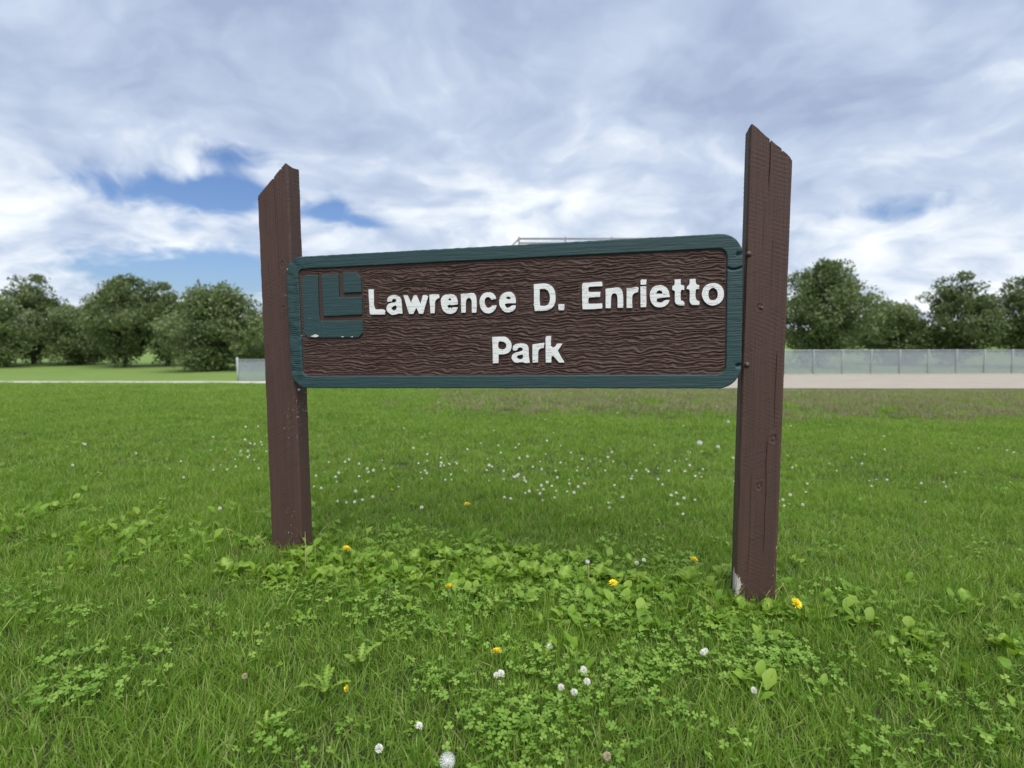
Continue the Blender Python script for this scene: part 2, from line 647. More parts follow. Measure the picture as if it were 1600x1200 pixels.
# ---- glyph outlines, traced on the photograph (zoom origin, zoom factor, points)
ZA, ZB, ZC, ZD, ZE, ZF = (570, 440), (685, 445), (820, 430), (930, 430), (1020, 425), (765, 515)
K = 1600 / 120.0
GLYPHS = [
 ('L', ZA, [[(75,160),(185,160),(190,300),(192,480),(205,545),(230,583),(365,578),(425,600),(425,685),(118,690),(100,650),(92,520),(80,330)]]),
 ('a', ZA, [[(468,424),(465,370),(490,325),(535,295),(600,278),(665,290),(725,320),(755,365),(768,430),(775,540),(788,670),(700,670),(640,688),(560,692),(500,655),(458,610),(450,560),(465,500),(500,460),(560,442),(620,432),(650,412),(655,382),(615,362),(580,376),(562,416)],
           [(635,495),(665,530),(660,570),(610,603),(552,575),(562,535),(600,515)]]),
 ('w', ZA, [[(800,285),(890,285),(925,355),(960,440),(1000,330),(1020,288),(1080,285),(1115,360),(1155,465),(1185,360),(1205,290),(1260,277),(1320,305),(1290,410),(1255,530),(1215,672),(1130,675),(1072,545),(1010,675),(920,678),(880,560),(840,420)]]),
 ('r', ZA, [[(1345,275),(1470,262),(1550,270),(1555,340),(1500,370),(1465,420),(1462,520),(1455,660),(1365,662),(1355,480),(1345,370)]]),
 ('e', ZB, [[(50,300),(90,235),(150,205),(230,195),(310,200),(370,245),(400,330),(408,410),(270,427),(225,418),(180,440),(202,468),(212,498),(245,472),(268,494),(300,470),(408,470),(370,550),(310,595),(230,608),(150,585),(90,530),(60,450),(50,370)],
           [(205,305),(235,282),(262,300),(258,322),(230,330)]]),
 ('n', ZB, [[(462,190),(590,185),(650,175),(720,172),(775,215),(792,290),(800,440),(790,580),(695,585),(692,450),(690,345),(665,290),(635,275),(600,290),(575,345),(572,580),(475,587),(470,430),(465,300)]]),
 ('c', ZB, [[(1205,295),(1100,318),(1080,280),(1040,255),(995,270),(968,320),(970,400),(1000,460),(1045,480),(1090,460),(1120,425),(1212,430),(1190,500),(1130,570),(1050,600),(960,580),(890,510),(860,420),(855,330),(890,230),(950,175),(1040,158),(1120,170),(1180,225)]]),
 ('e', ZB, [[(1265,330),(1290,240),(1350,180),(1450,145),(1530,160),(1590,220),(1612,310),(1616,385),(1420,390),(1385,410),(1395,445),(1430,482),(1480,465),(1530,432),(1616,425),(1600,500),(1540,555),(1450,578),(1370,560),(1300,490),(1268,420)],
           [(1410,262),(1465,248),(1500,270),(1502,298),(1425,298)]]),
 ('D', ZC, [[(185,190),(380,172),(490,185),(570,235),(620,320),(640,430),(635,560),(590,660),(500,725),(400,742),(205,748),(192,640),(176,612),(188,590),(188,380)],
           [(310,300),(340,290),(420,292),(480,330),(510,400),(522,480),(510,560),(460,625),(400,640),(320,635),(310,500)]]),
 ('.', ZC, [[(695,602),(825,602),(822,730),(700,732)]]),
 ('E', ZC, [[(1192,205),(1215,158),(1600,135),(1617,170),(1615,230),(1350,245),(1322,270),(1325,335),(1345,348),(1575,348),(1572,455),(1350,470),(1325,500),(1325,575),(1345,595),(1610,588),(1617,620),(1615,695),(1400,712),(1205,712),(1195,600),(1192,400)]]),
 ('n', ZD, [[(215,282),(340,270),(430,258),(500,262),(550,300),(575,370),(585,480),(585,680),(465,685),(460,480),(450,410),(405,375),(355,395),(332,460),(328,690),(215,692),(215,480)]]),
 ('r', ZD, [[(652,268),(780,260),(870,242),(905,262),(900,345),(830,375),(780,420),(772,520),(775,685),(655,685),(652,470)]]),
 ('i', ZD, [[(940,110),(970,88),(1068,88),(1065,200),(945,203)], [(940,233),(1065,226),(1068,450),(1065,665),(945,668),(942,450)]]),
 ('e', ZD, [[(1135,400),(1150,330),(1200,255),(1270,220),(1370,208),(1450,235),(1510,290),(1545,370),(1558,455),(1350,480),(1290,490),(1280,530),(1310,562),(1390,570),(1430,535),(1480,515),(1552,518),(1520,590),(1450,650),(1350,672),(1260,660),(1190,600),(1150,520)],
           [(1268,385),(1300,335),(1345,318),(1395,345),(1398,385)]]),
 ('t', ZE, [[(455,155),(580,150),(585,265),(655,285),(655,375),(590,380),(580,480),(585,590),(640,612),(660,660),(655,700),(560,698),(490,670),(460,620),(455,400),(400,370),(410,285),(450,275)]]),
 ('t', ZE, [[(765,150),(890,140),(900,230),(925,265),(968,275),(970,352),(900,365),(890,470),(900,560),(940,600),(975,610),(972,690),(830,690),(785,660),(765,600),(768,400),(750,365),(698,355),(715,300),(760,260)]]),
 ('o', ZE, [[(1020,470),(1035,380),(1080,300),(1160,250),(1275,228),(1370,255),(1440,310),(1480,400),(1480,500),(1450,590),(1380,660),(1260,705),(1150,680),(1075,610),(1035,540)],
           [(1160,450),(1180,380),(1220,345),(1270,335),(1320,365),(1350,430),(1345,510),(1310,570),(1250,590),(1190,570),(1165,510)]]),
 ('P', ZF, [[(52,155),(250,145),(340,155),(410,215),(450,280),(458,350),(440,430),(380,490),(300,515),(190,520),(185,700),(65,705),(60,400)],
           [(185,270),(215,248),(290,258),(335,295),(348,345),(320,395),(260,415),(200,398),(178,350)]]),
 ('a', ZF, [[(490,438),(478,390),(500,330),(570,295),(680,285),(760,305),(805,360),(815,440),(820,570),(840,695),(730,700),(690,680),(600,690),(520,685),(470,630),(455,580),(480,515),(540,480),(630,460),(685,430),(690,395),(650,375),(600,385),(575,420),(540,440)],
           [(560,565),(610,535),(690,525),(695,565),(680,605),(630,620),(590,605)]]),
 ('r', ZF, [[(892,310),(1000,295),(1120,278),(1145,282),(1135,340),(1130,385),(1060,400),(1018,450),(1012,560),(1010,690),(892,692),(890,480)]]),
 ('k', ZF, [[(1165,180),(1185,135),(1280,132),(1278,340),(1320,375),(1360,355),(1400,295),(1520,288),(1500,330),(1420,440),(1480,550),(1565,690),(1445,690),(1360,590),(1320,550),(1290,570),(1288,690),(1170,692),(1165,400)]]),
]
EMBLEM = [
 [(105,215),(160,150),(360,150),(366,400),(378,760),(392,862),(1060,856),(1062,1055),(1000,1120),(215,1130),(150,1060),(130,700)],
 [(420,140),(685,132),(692,492),(1048,490),(1055,765),(450,792),(440,600)],
 [(755,112),(960,110),(1030,185),(1040,415),(760,425)],
]


def smooth_outline(pts, sharp=48, sub=3):
    """round the shallow turns of a traced outline, keep its sharp corners"""
    n = len(pts)
    P = [Vector(p) for p in pts]
    flag = []
    for i in range(n):
        a, b = P[i] - P[i - 1], P[(i + 1) % n] - P[i]
        flag.append(math.degrees(a.angle(b)) < sharp)
    out = []
    for i in range(n):
        p0, p1, p2, p3 = P[i - 1], P[i], P[(i + 1) % n], P[(i + 2) % n]
        m1 = (p2 - p0) * 0.5 if flag[i] else (p2 - p1)
        m2 = (p3 - p1) * 0.5 if flag[(i + 1) % n] else (p2 - p1)
        L = (p2 - p1).length
        m1 = m1 * min(1, L / max(m1.length, 1e-9))
        m2 = m2 * min(1, L / max(m2.length, 1e-9))
        for k in range(sub):
            t = k / sub
            out.append((2*t**3-3*t**2+1)*p1 + (t**3-2*t**2+t)*m1 + (-2*t**3+3*t**2)*p2 + (t**3-t**2)*m2)
    return [(v.x, v.y) for v in out]


def extruded(name, loops, y_front, y_back, bev, mat):
    """flat outline (board along/up metres, holes allowed) -> solid between two depths with eased edges"""
    cu = bpy.data.curves.new(name, 'CURVE')
    cu.dimensions = '2D'
    cu.fill_mode = 'BOTH'
    for lp in loops:
        sp = cu.splines.new('POLY')
        sp.points.add(len(lp) - 1)
        for i, (a, b) in enumerate(lp):
            sp.points[i].co = (a, b, 0, 1)
        sp.use_cyclic_u = True
    th = y_back - y_front
    cu.extrude = th / 2 - bev
    cu.bevel_depth = bev
    cu.bevel_resolution = 1
    cu.offset = -bev
    tmp = bpy.data.objects.new(name, cu)
    COL.objects.link(tmp)
    dg = bpy.context.evaluated_depsgraph_get()
    me = bpy.data.meshes.new_from_object(tmp.evaluated_get(dg))
    bpy.data.objects.remove(tmp)
    bpy.data.curves.remove(cu)
    # curve z -> board -y (towards viewer), curve y -> board z
    me.transform(Matrix(((1, 0, 0, 0), (0, 0, -1, (y_front + y_back) / 2), (0, 1, 0, 0), (0, 0, 0, 1))))
    me.name = name
    me.materials.clear()
    me.materials.append(mat)
    o = bpy.data.objects.new(name, me)
    COL.objects.link(o)
    return o


letter_loops = []
for ch, org, loops in GLYPHS:
    ll = []
    for lp in loops:
        lp = [on_sign(org[0] + x / K, org[1] + y / K) for x, y in lp]
        ll.append(smooth_outline(lp))
    letter_loops.append((ch, ll))
emblem_loops = [[on_sign(460 + x / 10, 415 + y / 10) for x, y in lp] for lp in EMBLEM]


def rrect(x0, x1, z0, z1, r, seg=8):
    """rounded rectangle; r = (bottom-left, bottom-right, top-right, top-left)"""
    out = []
    for (cx, cz, a0, rr) in ((x0 + r[0], z0 + r[0], 180, r[0]), (x1 - r[1], z0 + r[1], 270, r[1]),
                             (x1 - r[2], z1 - r[2], 0, r[2]), (x0 + r[3], z1 - r[3], 90, r[3])):
        for k in range(seg + 1):
            a = R(a0 + 90 * k / seg)
            out.append((cx + rr * math.cos(a), cz + rr * math.sin(a)))
    return out


outer = rrect(-SW / 2, SW / 2, -SH / 2, SH / 2, (0.078, 0.082, 0.080, 0.072), 10)
i_tl, i_tr, i_br, i_bl = on_sign(466, 421), on_sign(1135.5, 387), on_sign(1135, 585), on_sign(472, 588.5)
ix0, ix1 = (i_tl[0] + i_bl[0]) / 2, (i_tr[0] + i_br[0]) / 2
iz0, iz1 = (i_bl[1] + i_br[1]) / 2, (i_tl[1] + i_tr[1]) / 2
inner = rrect(ix0, ix1, iz0, iz1, (0.026, 0.034, 0.030, 0.026), 6)

# ---- the recessed brown field with its carved ripples
REC = 0.0085
nu, nv = 760, 300
us = np.linspace(ix0 - 0.012, ix1 + 0.012, nu)
vs = np.linspace(iz0 - 0.012, iz1 + 0.012, nv)
U, Vv = np.meshgrid(us, vs, indexing='ij')
warpv = 0.014 * fbm(U * 2.4, Vv * 3.0, 3, 1) + 0.0095 * perlin(U * 11, Vv * 13, 2) + 0.0042 * perlin(U * 30, Vv * 26, 9)
ph = (Vv + warpv) / 0.0128 + 0.85 * perlin(U * 5.5, Vv * 55, 5) + 0.34 * perlin(U * 15, Vv * 90, 11) + 0.2 * perlin(U * 45, Vv * 120, 13)
fr = ph - np.floor(ph)
ridge = np.where(fr < 0.68, sstep(0, 0.68, fr), 1 - sstep(0.68, 1.0, fr))     # slow rise, quick undercut fall
amp = 0.55 + 0.65 * np.clip(fbm(U * 5, Vv * 24, 3, 7) + 0.35, 0, 1)
relief = 0.0058 * (ridge - 0.5) * amp + 0.0010 * perlin(U * 55, Vv * 190, 8)
# smooth moat around letters and emblem
segs = []
for ch, ll in letter_loops:
    for lp in ll:
        for i in range(len(lp)):
            segs.append(lp[i] + lp[(i + 1) % len(lp)])
emb_s = []
for lp in emblem_loops:
    for i in range(len(lp)):
        emb_s.append(lp[i] + lp[(i + 1) % len(lp)])


def seg_dist(segs, margin):
    D = np.full(U.shape, 1.0)
    for (ax, az_, bx, bz) in segs:
        i0, i1 = np.searchsorted(us, min(ax, bx) - margin), np.searchsorted(us, max(ax, bx) + margin)
        j0, j1 = np.searchsorted(vs, min(az_, bz) - margin), np.searchsorted(vs, max(az_, bz) + margin)
        if i1 <= i0 or j1 <= j0:
            continue
        u, v = U[i0:i1, j0:j1], Vv[i0:i1, j0:j1]
        ex, ez = bx - ax, bz - az_
        t = np.clip(((u - ax) * ex + (v - az_) * ez) / max(ex * ex + ez * ez, 1e-12), 0, 1)
        d = np.hypot(u - ax - t * ex, v - az_ - t * ez)
        D[i0:i1, j0:j1] = np.minimum(D[i0:i1, j0:j1], d)
    return D


dl = seg_dist(segs, 0.03)
de = seg_dist(emb_s, 0.03)
dborder = np.minimum(np.minimum(U - ix0, ix1 - U), np.minimum(Vv - iz0, iz1 - Vv))
k1 = sstep(0.007, 0.016, dl)
# inside the emblem block and around it the ground is flat
ex0, ex1 = min(p[0] for p in emblem_loops[0]), max(p[0] for p in emblem_loops[0])
ez0, ez1 = min(p[1] for p in emblem_loops[0]), max(p[1] for p in emblem_loops[2])
inside = (U > ex0) & (U < ex1) & (Vv > ez0) & (Vv < ez1)
k2 = np.where(inside, 0.06, sstep(0.004, 0.012, de))
k3 = sstep(0.0, 0.010, dborder)
depth = REC - relief * k1 * k2 * k3 + 0.0022 * (1 - k1) + 0.0015 * (1 - k2)
Vf = np.stack([U, depth, Vv], -1).reshape(-1, 3)
board = mesh_obj('sign_board', Vf, grid_faces(nu, nv), M_FIELD, smooth=True)
board_child(board, root)
bpy.context.view_layer.update()


def set_attr(o, name, vals):
    a = o.data.attributes.new(name, 'FLOAT', 'POINT')
    a.data.foreach_set('value', np.asarray(vals, dtype=np.float32))


def verts_np(o):
    a = np.empty(len(o.data.vertices) * 3, dtype=np.float32)
    o.data.vertices.foreach_get('co', a)
    return a.reshape(-1, 3)


def wear_spots(o, spots):
    """spots: photo pixel, half sizes in metres"""
    v = verts_np(o)
    wv = np.zeros(len(v))
    for x, y, ra, rb, s in spots:
        a, b = on_sign(x, y)
        wv = np.maximum(wv, s * np.exp(-((v[:, 0] - a) / ra) ** 2 - ((v[:, 2] - b) / rb) ** 2))
    set_attr(o, 'wear', wv)


# backing of the board (closes the solid behind the field)
back = extruded('board_back', [outer], 0.030, 0.046, 0.002, M_FIELD)
board_child(back, board)


# ---- green border: ring with eased edges, finely divided so the weathered grain can be carved in
def ring_mesh(name):
    n = 520

    def resample(lp):
        P = np.array(lp + [lp[0]])
        L = np.r_[0, np.cumsum(np.hypot(*np.diff(P, axis=0).T))]
        s = np.linspace(0, L[-1], n, endpoint=False)
        return np.stack([np.interp(s, L, P[:, 0]), np.interp(s, L, P[:, 1])], -1)
    # match by angle-like parameter: resample outer, then nearest point on inner rectangle by clamped projection
    O = resample(outer)
    I = []
    inn = np.array(resample(inner))
    # parametrise both from the same corner start, proportionally per side
    kO = [i for i in range(4)]
    def sides(lp, seg):
        P = np.array(lp)
        m = seg + 1
        parts = []
        for c in range(4):
            arc = P[c * m:(c + 1) * m]
            nxt = P[((c + 1) % 4) * m]
            straight_n = 420 if c in (0, 2) else 150
            arc_r = np.stack([np.interp(np.linspace(0, m - 1, 20), np.arange(m), arc[:, k]) for k in (0, 1)], -1)
            t = np.linspace(0, 1, straight_n + 1)[1:-1, None]
            parts += [arc_r, arc_r[-1] * (1 - t) + nxt * t]
        return np.concatenate(parts)
    O, I = sides(outer, 10), sides(inner, 6)
    n = len(O)
    prof = [(0.0, 0.032), (0.0, 0.008), (0.0, 0.0035), (0.02, 0.0012)] + [(t, 0.0) for t in np.linspace(0.06, 0.94, 20)] + [(0.98, 0.0012), (1.0, 0.0035), (1.0, 0.009), (1.0, REC + 0.009)]
    V = np.zeros((n, len(prof), 3))
    for j, (t, d) in enumerate(prof):
        P = O * (1 - t) + I * t
        V[:, j, 0], V[:, j, 2], V[:, j, 1] = P[:, 0], P[:, 1], d
    x, z = V[:, :, 0], V[:, :, 2]
    # weathered end grain: strong wrinkles near the emblem-side end, slight elsewhere
    wr = np.exp(-((x + SW / 2) / 0.13) ** 2) * 1.0 + 0.25 * np.exp(-((x - SW / 2) / 0.05) ** 2) + 0.07
    phz = (z + 0.010 * fbm(x * 6, z * 4, 3, 21) + 0.10 * np.clip(x + SW / 2, 0, 0.2) * np.sign(z)) / 0.0085
    V[:, :, 1] += 0.0046 * wr * (0.5 + 0.5 * np.sin(2 * np.pi * phz)) * np.clip(fbm(x * 18, z * 30, 2, 22) * 2 + 0.5, 0, 1)
    # split across the border at the name's end
    sx, sz = on_sign(1148, 419)
    V[:, :, 1] += 0.011 * np.exp(-((z - sz - 0.004 * np.sin(x * 90)) / 0.0032) ** 2) * (x > ix1 - 0.01)
    # notches cut for the two lag bolts
    for bx_, by_ in ((1156, 397), (1155, 571)):
        na, nb = on_sign(bx_, by_)
        V[:, :, 1] += 0.012 * np.exp(-((z - nb) / 0.0055) ** 4) * sstep(na - .014, na - .008, x)
    # edge nicks
    nick = 0.0012 * perlin(x * 40, z * 40, 30)
    V[:, :, 0] += nick
    V[:, :, 2] += 0.0012 * perlin(x * 40, z * 40, 31)
    V = V.reshape(-1, 3)
    o = mesh_obj(name, V, grid_faces(n, len(prof), True)[:, ::-1], M_GREEN, smooth=True)
    return o


border = ring_mesh('border')
wear_spots(border, [(448, 421, .006, .006, 1.0), (1062, 381, .006, .006, .5), (470, 524, .004, .003, .7), (1150, 577, .006, .004, .6),
                    (452, 563, .004, .004, .5), (1152, 430, .006, .002, .6)])
board_child(border, board)

# ---- emblem and letters, proud of the field
for k, lp in enumerate(emblem_loops):
    o = extruded('emblem_piece', [lp], 0.0006, REC + 0.006, 0.0018, M_GREEN)
    # split long edges so that wear can sit on the lower edge
    bm = bmesh.new()
    bm.from_mesh(o.data)
    bmesh.ops.remove_doubles(bm, verts=bm.verts[:], dist=1e-5)
    ea, eb = [v.co.x for v in bm.verts], [v.co.z for v in bm.verts]
    for q in np.arange(min(ea) + .004, max(ea), .0072):
        bmesh.ops.bisect_plane(bm, geom=bm.verts[:] + bm.edges[:] + bm.faces[:], plane_co=(q, 0, 0), plane_no=(1, 0, 0))
    for q in np.arange(min(eb) + .003, max(eb), .0055):
        bmesh.ops.bisect_plane(bm, geom=bm.verts[:] + bm.edges[:] + bm.faces[:], plane_co=(0, 0, q), plane_no=(0, 0, 1))
    bm.to_mesh(o.data)
    bm.free()
    wear_spots(o, [(492, 525, .022, .006, 1.3), (535, 526, .010, .004, 1.0), (550, 526, .008, .003, 1.0), (503, 503, .004, .003, 1.0), (484, 497, .006, .003, .7)] if k == 0 else [])
    board_child(o, board)

NAMES = {'.': 'full_stop'}
for ch, ll in letter_loops:
    jit = []
    for lp in ll:
        a = np.array(lp)
        a = a + 0.0007 * np.stack([perlin(a[:, 0] * 120, a[:, 1] * 120, 40), perlin(a[:, 0] * 120, a[:, 1] * 120, 41)], -1)
        jit.append([tuple(q) for q in a])
    o = extruded(NAMES.get(ch, 'letter'), jit, 0.0004, REC + 0.007, 0.0010, M_LETTER)
    # only the faces are white: the cut sides keep the brown of the ground
    o.data.materials.append(M_FIELD)
    for pf in o.data.polygons:
        if pf.normal.y > -0.45:
            pf.material_index = 1
    board_child(o, board)
    o['label'] = 'raised white painted full stop' if ch == '.' else 'raised white painted %s letter %s' % ('capital' if ch.isupper() else 'small', ch)

# ------------------------------------------------------------------ posts
POST_OFF = 0.022            # post front face behind the board's front plane


def make_post(s0, s1, z_lo, z_hi, high_side, lean, cracks, knots, seed, wear, peel):
    """s0..s1 along the board, z_lo / z_hi the top heights at its two edges, cracks: (s fraction, top z, bottom z, depth)"""
    depth = 0.093
    wd = s1 - s0
    zb = -0.35
    ch = 0.007
    # perimeter points, dense on the faces: (x, y, nx, ny)
    per = []

    def run(p, q, n, nx, ny):
        for k in range(n):
            t = k / n
            per.append((p[0] + (q[0] - p[0]) * t, p[1] + (q[1] - p[1]) * t, nx, ny))
    run((ch, 0), (wd - ch, 0), 150, 0, -1)
    run((wd - ch, 0), (wd, ch), 3, .7, -.7)
    run((wd, ch), (wd, depth - ch), 44, 1, 0)
    run((wd, depth - ch), (wd - ch, depth), 3, .7, .7)
    run((wd - ch, depth), (ch, depth), 30, 0, 1)
    run((ch, depth), (0, depth - ch), 3, -.7, .7)
    run((0, depth - ch), (0, ch), 44, -1, 0)
    run((0, ch), (ch, 0), 3, -.7, -.7)
    per = np.array(per)
    n = len(per)
    rows = 360
    x, y = per[:, 0], per[:, 1]
    ztop = z_lo + (z_hi - z_lo) * (x / wd if high_side > 0 else 1 - x / wd)
    ztop = ztop + 0.0015 * perlin(x * 60, y * 60 + seed, 50) + 0.003 * fbm(x * 25, y * 12 + seed, 2, 51)
    # rounded, worn peak
    e = x / wd if high_side > 0 else 1 - x / wd
    ztop = ztop - 0.018 * np.clip((e - 0.93) / 0.07, 0, 1) ** 2
    for (cf, zt, zb_, dp, cw) in cracks:
        if zt > 5:
            ztop = ztop - np.where(y < depth * 0.5, 0.010 * np.exp(-((x / wd - cf) * wd / 0.0013) ** 2), 0)
    tt = np.linspace(0, 1, rows)
    Zz = zb + (ztop[:, None] - zb) * tt[None, :]
    X = np.repeat(x[:, None], rows, 1)
    Y = np.repeat(y[:, None], rows, 1)
    NX, NY = per[:, 2][:, None], per[:, 3][:, None]
    arc = np.cumsum(np.r_[0, np.hypot(np.diff(x), np.diff(y))])[:, None] + 0 * Zz
    disp = 0.0012 * fbm(arc * 14, Zz * 3 + seed, 3, 60)
    disp += 0.00075 * np.clip(perlin(arc * 20, Zz * 12 + seed, 66) + .5, 0, 1) * np.sin((Zz + 0.36 * arc * np.where(NX == 0, 1, .3)) * 2 * np.pi / 0.0150 + 5 * perlin(arc * 7, Zz * 5, 61 + seed))   # saw marks
    disp += 0.0005 * perlin(arc * 170, Zz * 5, 62)
    corner = (np.abs(NX * NY) > 0.2)
    disp += np.where(corner, -0.0025 * np.clip(fbm(arc * 3, Zz * 9 + seed, 3, 63) + 0.1, 0, 1) * 2, 0)
    for (cf, zt, zb_, dp, cw) in cracks:
        zt2 = np.minimum(zt, 9)
        cx = cf * wd + 0.0035 * perlin(Zz * 7, Zz * 0 + cf * 31, 64)
        fade = sstep(zb_, zb_ + 0.10, Zz) * (1 - sstep(zt2 - 0.02, zt2, Zz)) if zt < 5 else sstep(zb_, zb_ + 0.12, Zz)
        disp += np.where(NY < -0.5, -dp * 0.42 * fade * np.exp(-((X - cx) / (cw * .5)) ** 2), 0)
    for (kf, kz, kr, side) in knots:
        onf = (NY < -0.5) if side == 0 else ((NX > 0.5) if side > 0 else (NX < -0.5))
        q = np.hypot((X - kf * wd) if side == 0 else (Y - kf * depth), (Zz - kz) * 0.8) / kr
        disp += np.where(onf, np.exp(-(q / 1.3) ** 2) * 0.0014 * np.cos(q * 5.0 + 1.5 * perlin(X * 60, Zz * 60, 65)), 0)
        disp += np.where(onf, -0.0016 * np.exp(-((q - 0.55 + 0.35 * perlin(X * 70, Zz * 70, 67)) / 0.2) ** 2), 0)
    X = X + NX * disp
    Y = Y + NY * disp
    X = X + lean * (Zz - 0.9)
    P = np.stack([X, Y, Zz], -1).reshape(-1, 3)
    Fq = grid_faces(n, rows, True)
    me = bpy.data.meshes.new('post')
    # caps: fan to a centre line
    top = np.arange(n) * rows + rows - 1
    cen = np.array([[P[top, 0].mean(), depth / 2, float(ztop.mean())]])
    Pv = np.vstack([P, cen])
    faces = [tuple(q) for q in Fq.tolist()]
    # slanted cap as strips joining front points with back points of the same x
    front = [i for i in range(n) if per[i, 1] < depth / 2]
    ci = len(P)
    # ladder cap: triangles from centre line points
    bmv = Pv.tolist()
    line = []
    for k in range(13):
        xx = wd * k / 12
        zz = z_lo + (z_hi - z_lo) * (k / 12 if high_side > 0 else 1 - k / 12)
        zz -= 0.018 * max(0, ((k / 12 if high_side > 0 else 1 - k / 12) - 0.93) / 0.07) ** 2
        line.append(len(bmv))
        bmv.append([xx + lean * (zz - .9), depth / 2, zz - 0.002])
    def near(i):
        return line[int(round(np.clip(per[i % n, 0] / wd, 0, 1) * 12))]
    for i in range(n):
        a, b = int(top[i]), int(top[(i + 1) % n])
        la, lb = near(i), near(i + 1)
        faces.append((a, b, lb) if la == lb else (a, b, lb, la))
    me.from_pydata(bmv, [], faces)
    me.materials.append(M_POST)
    me.polygons.foreach_set('use_smooth', [True] * len(me.polygons))
    me.update()
    o = bpy.data.objects.new('post', me)
    COL.objects.link(o)
    v = np.array(bmv)
    set_attr(o, 'wear', wear(v, wd, depth))
    set_attr(o, 'peel', peel(v, wd, depth))
    org = C0 + N * POST_OFF + S * s0
    o.matrix_world = Matrix(((S[0], N[0], 0, org[0]), (S[1], N[1], 0, org[1]), (0, 0, 1, 0), (0, 0, 0, 1)))
    bpy.context.view_layer.update()
    parent_keep(o, root)
    mod = o.modifiers.new('shade', 'EDGE_SPLIT')
    mod.split_angle = R(50)
    return o


def wear_l(v, wd, dp):
    x, y, z = v.T
    col = np.exp(-((x - wd * 0.72) / 0.03) ** 2) * (y < 0.02)
    bands = np.exp(-((z - 0.10) / 0.16) ** 2) * 1.0 + np.exp(-((z - 0.62) / 0.10) ** 2) * .6 + .35 * np.exp(-((z - 1.15) / 0.15) ** 2)
    side = 0.45 * (x > wd - 0.02) * np.exp(-((z - 0.8) / 0.25) ** 2)
    return np.clip(col * bands + side, 0, 1)


def wear_r(v, wd, dp):
    x, y, z = v.T
    return 0.6 * (x > wd - 0.015) * np.exp(-((z - 0.15) / 0.12) ** 2)


def peel_l(v, wd, dp):
    return np.zeros(len(v))


def peel_r(v, wd, dp):
    x, y, z = v.T
    zc = 0.055 - 0.9 * x
    p = 0.72 * np.exp(-(np.clip(x, 0, 1) / 0.034) ** 2 - ((z - 0.068 + 0.8 * x) / 0.062) ** 2) * (y < 0.05)
    return p


zt_l, zb_l = CAM_Z + 0.742, CAM_Z + 0.596
post_a = make_post(-1.0625, -0.9085, zb_l, zt_l, +1, -0.0078,
                   [(0.27, 1.60, 1.18, 0.008, 0.0022), (0.55, 9, 1.38, 0.010, 0.0022), (0.80, 9, 1.66, .008, .002), (0.60, 1.55, 1.2, 0.006, .002), (0.75, 1.50, 1.36, .006, .002),
                    (0.45, 0.9, 0.5, .004, .0018), (0.3, 0.6, 0.1, .004, .0018)],
                   [(0.72, 1.31, 0.012, 0), (0.70, 1.12, 0.010, 0), (0.3, 0.55, .01, 1)], 1.7, wear_l, peel_l)
zt_r, zb_r = CAM_Z + 0.762, CAM_Z + 0.620
post_b = make_post(0.9275, 1.0735, zb_r, zt_r, -1, 0.0,
                   [(0.48, 9, 1.48, 0.012, 0.0022), (0.76, 9, 1.60, 0.007, .002), (0.40, 1.5, 1.25, .003, .0018), (0.62, 1.36, 1.1, .003, .0018), (0.22, 1.3, 1.1, .002, .0018),
                    (0.80, 0.95, 0.62, 0.008, .002), (0.66, 0.62, 0.15, 0.008, .002), (0.3, 0.5, 0.05, .004, .0018), (0.52, 1.1, .9, .002, .0016)],
                   [(0.36, 1.105, 0.012, 0), (0.80, 0.625, 0.014, 0), (0.50, 0.445, 0.013, 0)], 4.2, wear_r, peel_r)


def bolt(px, py, off, parent, mat, r=0.010, h=0.008):
    """domed bolt head on the post near the board's end"""
    a, b = on_sign(px, py, off)
    mb = MB()
    V, Fc = [], []
    seg = 12
    prof = [(r * 1.35, 0.0), (r * 1.35, -h * .3), (r, -h * .35), (r * .92, -h * .8), (r * .55, -h), (0.0005, -h * 1.05)]
    for rr, yy in prof:
        for k in range(seg):
            t = 2 * math.pi * k / seg
            V.append((rr * math.cos(t), yy, rr * math.sin(t)))
    for i in range(len(prof) - 1):
        for k in range(seg):
            k2 = (k + 1) % seg
            Fc.append((i * seg + k, i * seg + k2, (i + 1) * seg + k2, (i + 1) * seg + k))
    mb.add((V, Fc))
    o = mb.build('bolt', mat, None, True)
    P = C0 + N * off + A0 * a + A1 * b
    o.matrix_world = Matrix(((S[0], N[0], 0, P[0]), (S[1], N[1], 0, P[1]), (0, 0, 1, P[2]), (0, 0, 0, 1)))
    bpy.context.view_layer.update()
    parent_keep(o, parent)
    return o


bolt(1170, 397, POST_OFF + .001, post_b, M_BOLT, .0075, .008)
bolt(1167, 570, POST_OFF + .001, post_b, M_BOLT, .0075, .008)
bolt(1190, 481, POST_OFF + .001, post_b, M_BOLT, 0.005, 0.005)
o = bolt(467, 609, POST_OFF + .003, post_a, M_SCREW, 0.004, 0.005)
o['label'] = 'small bare metal screw head'
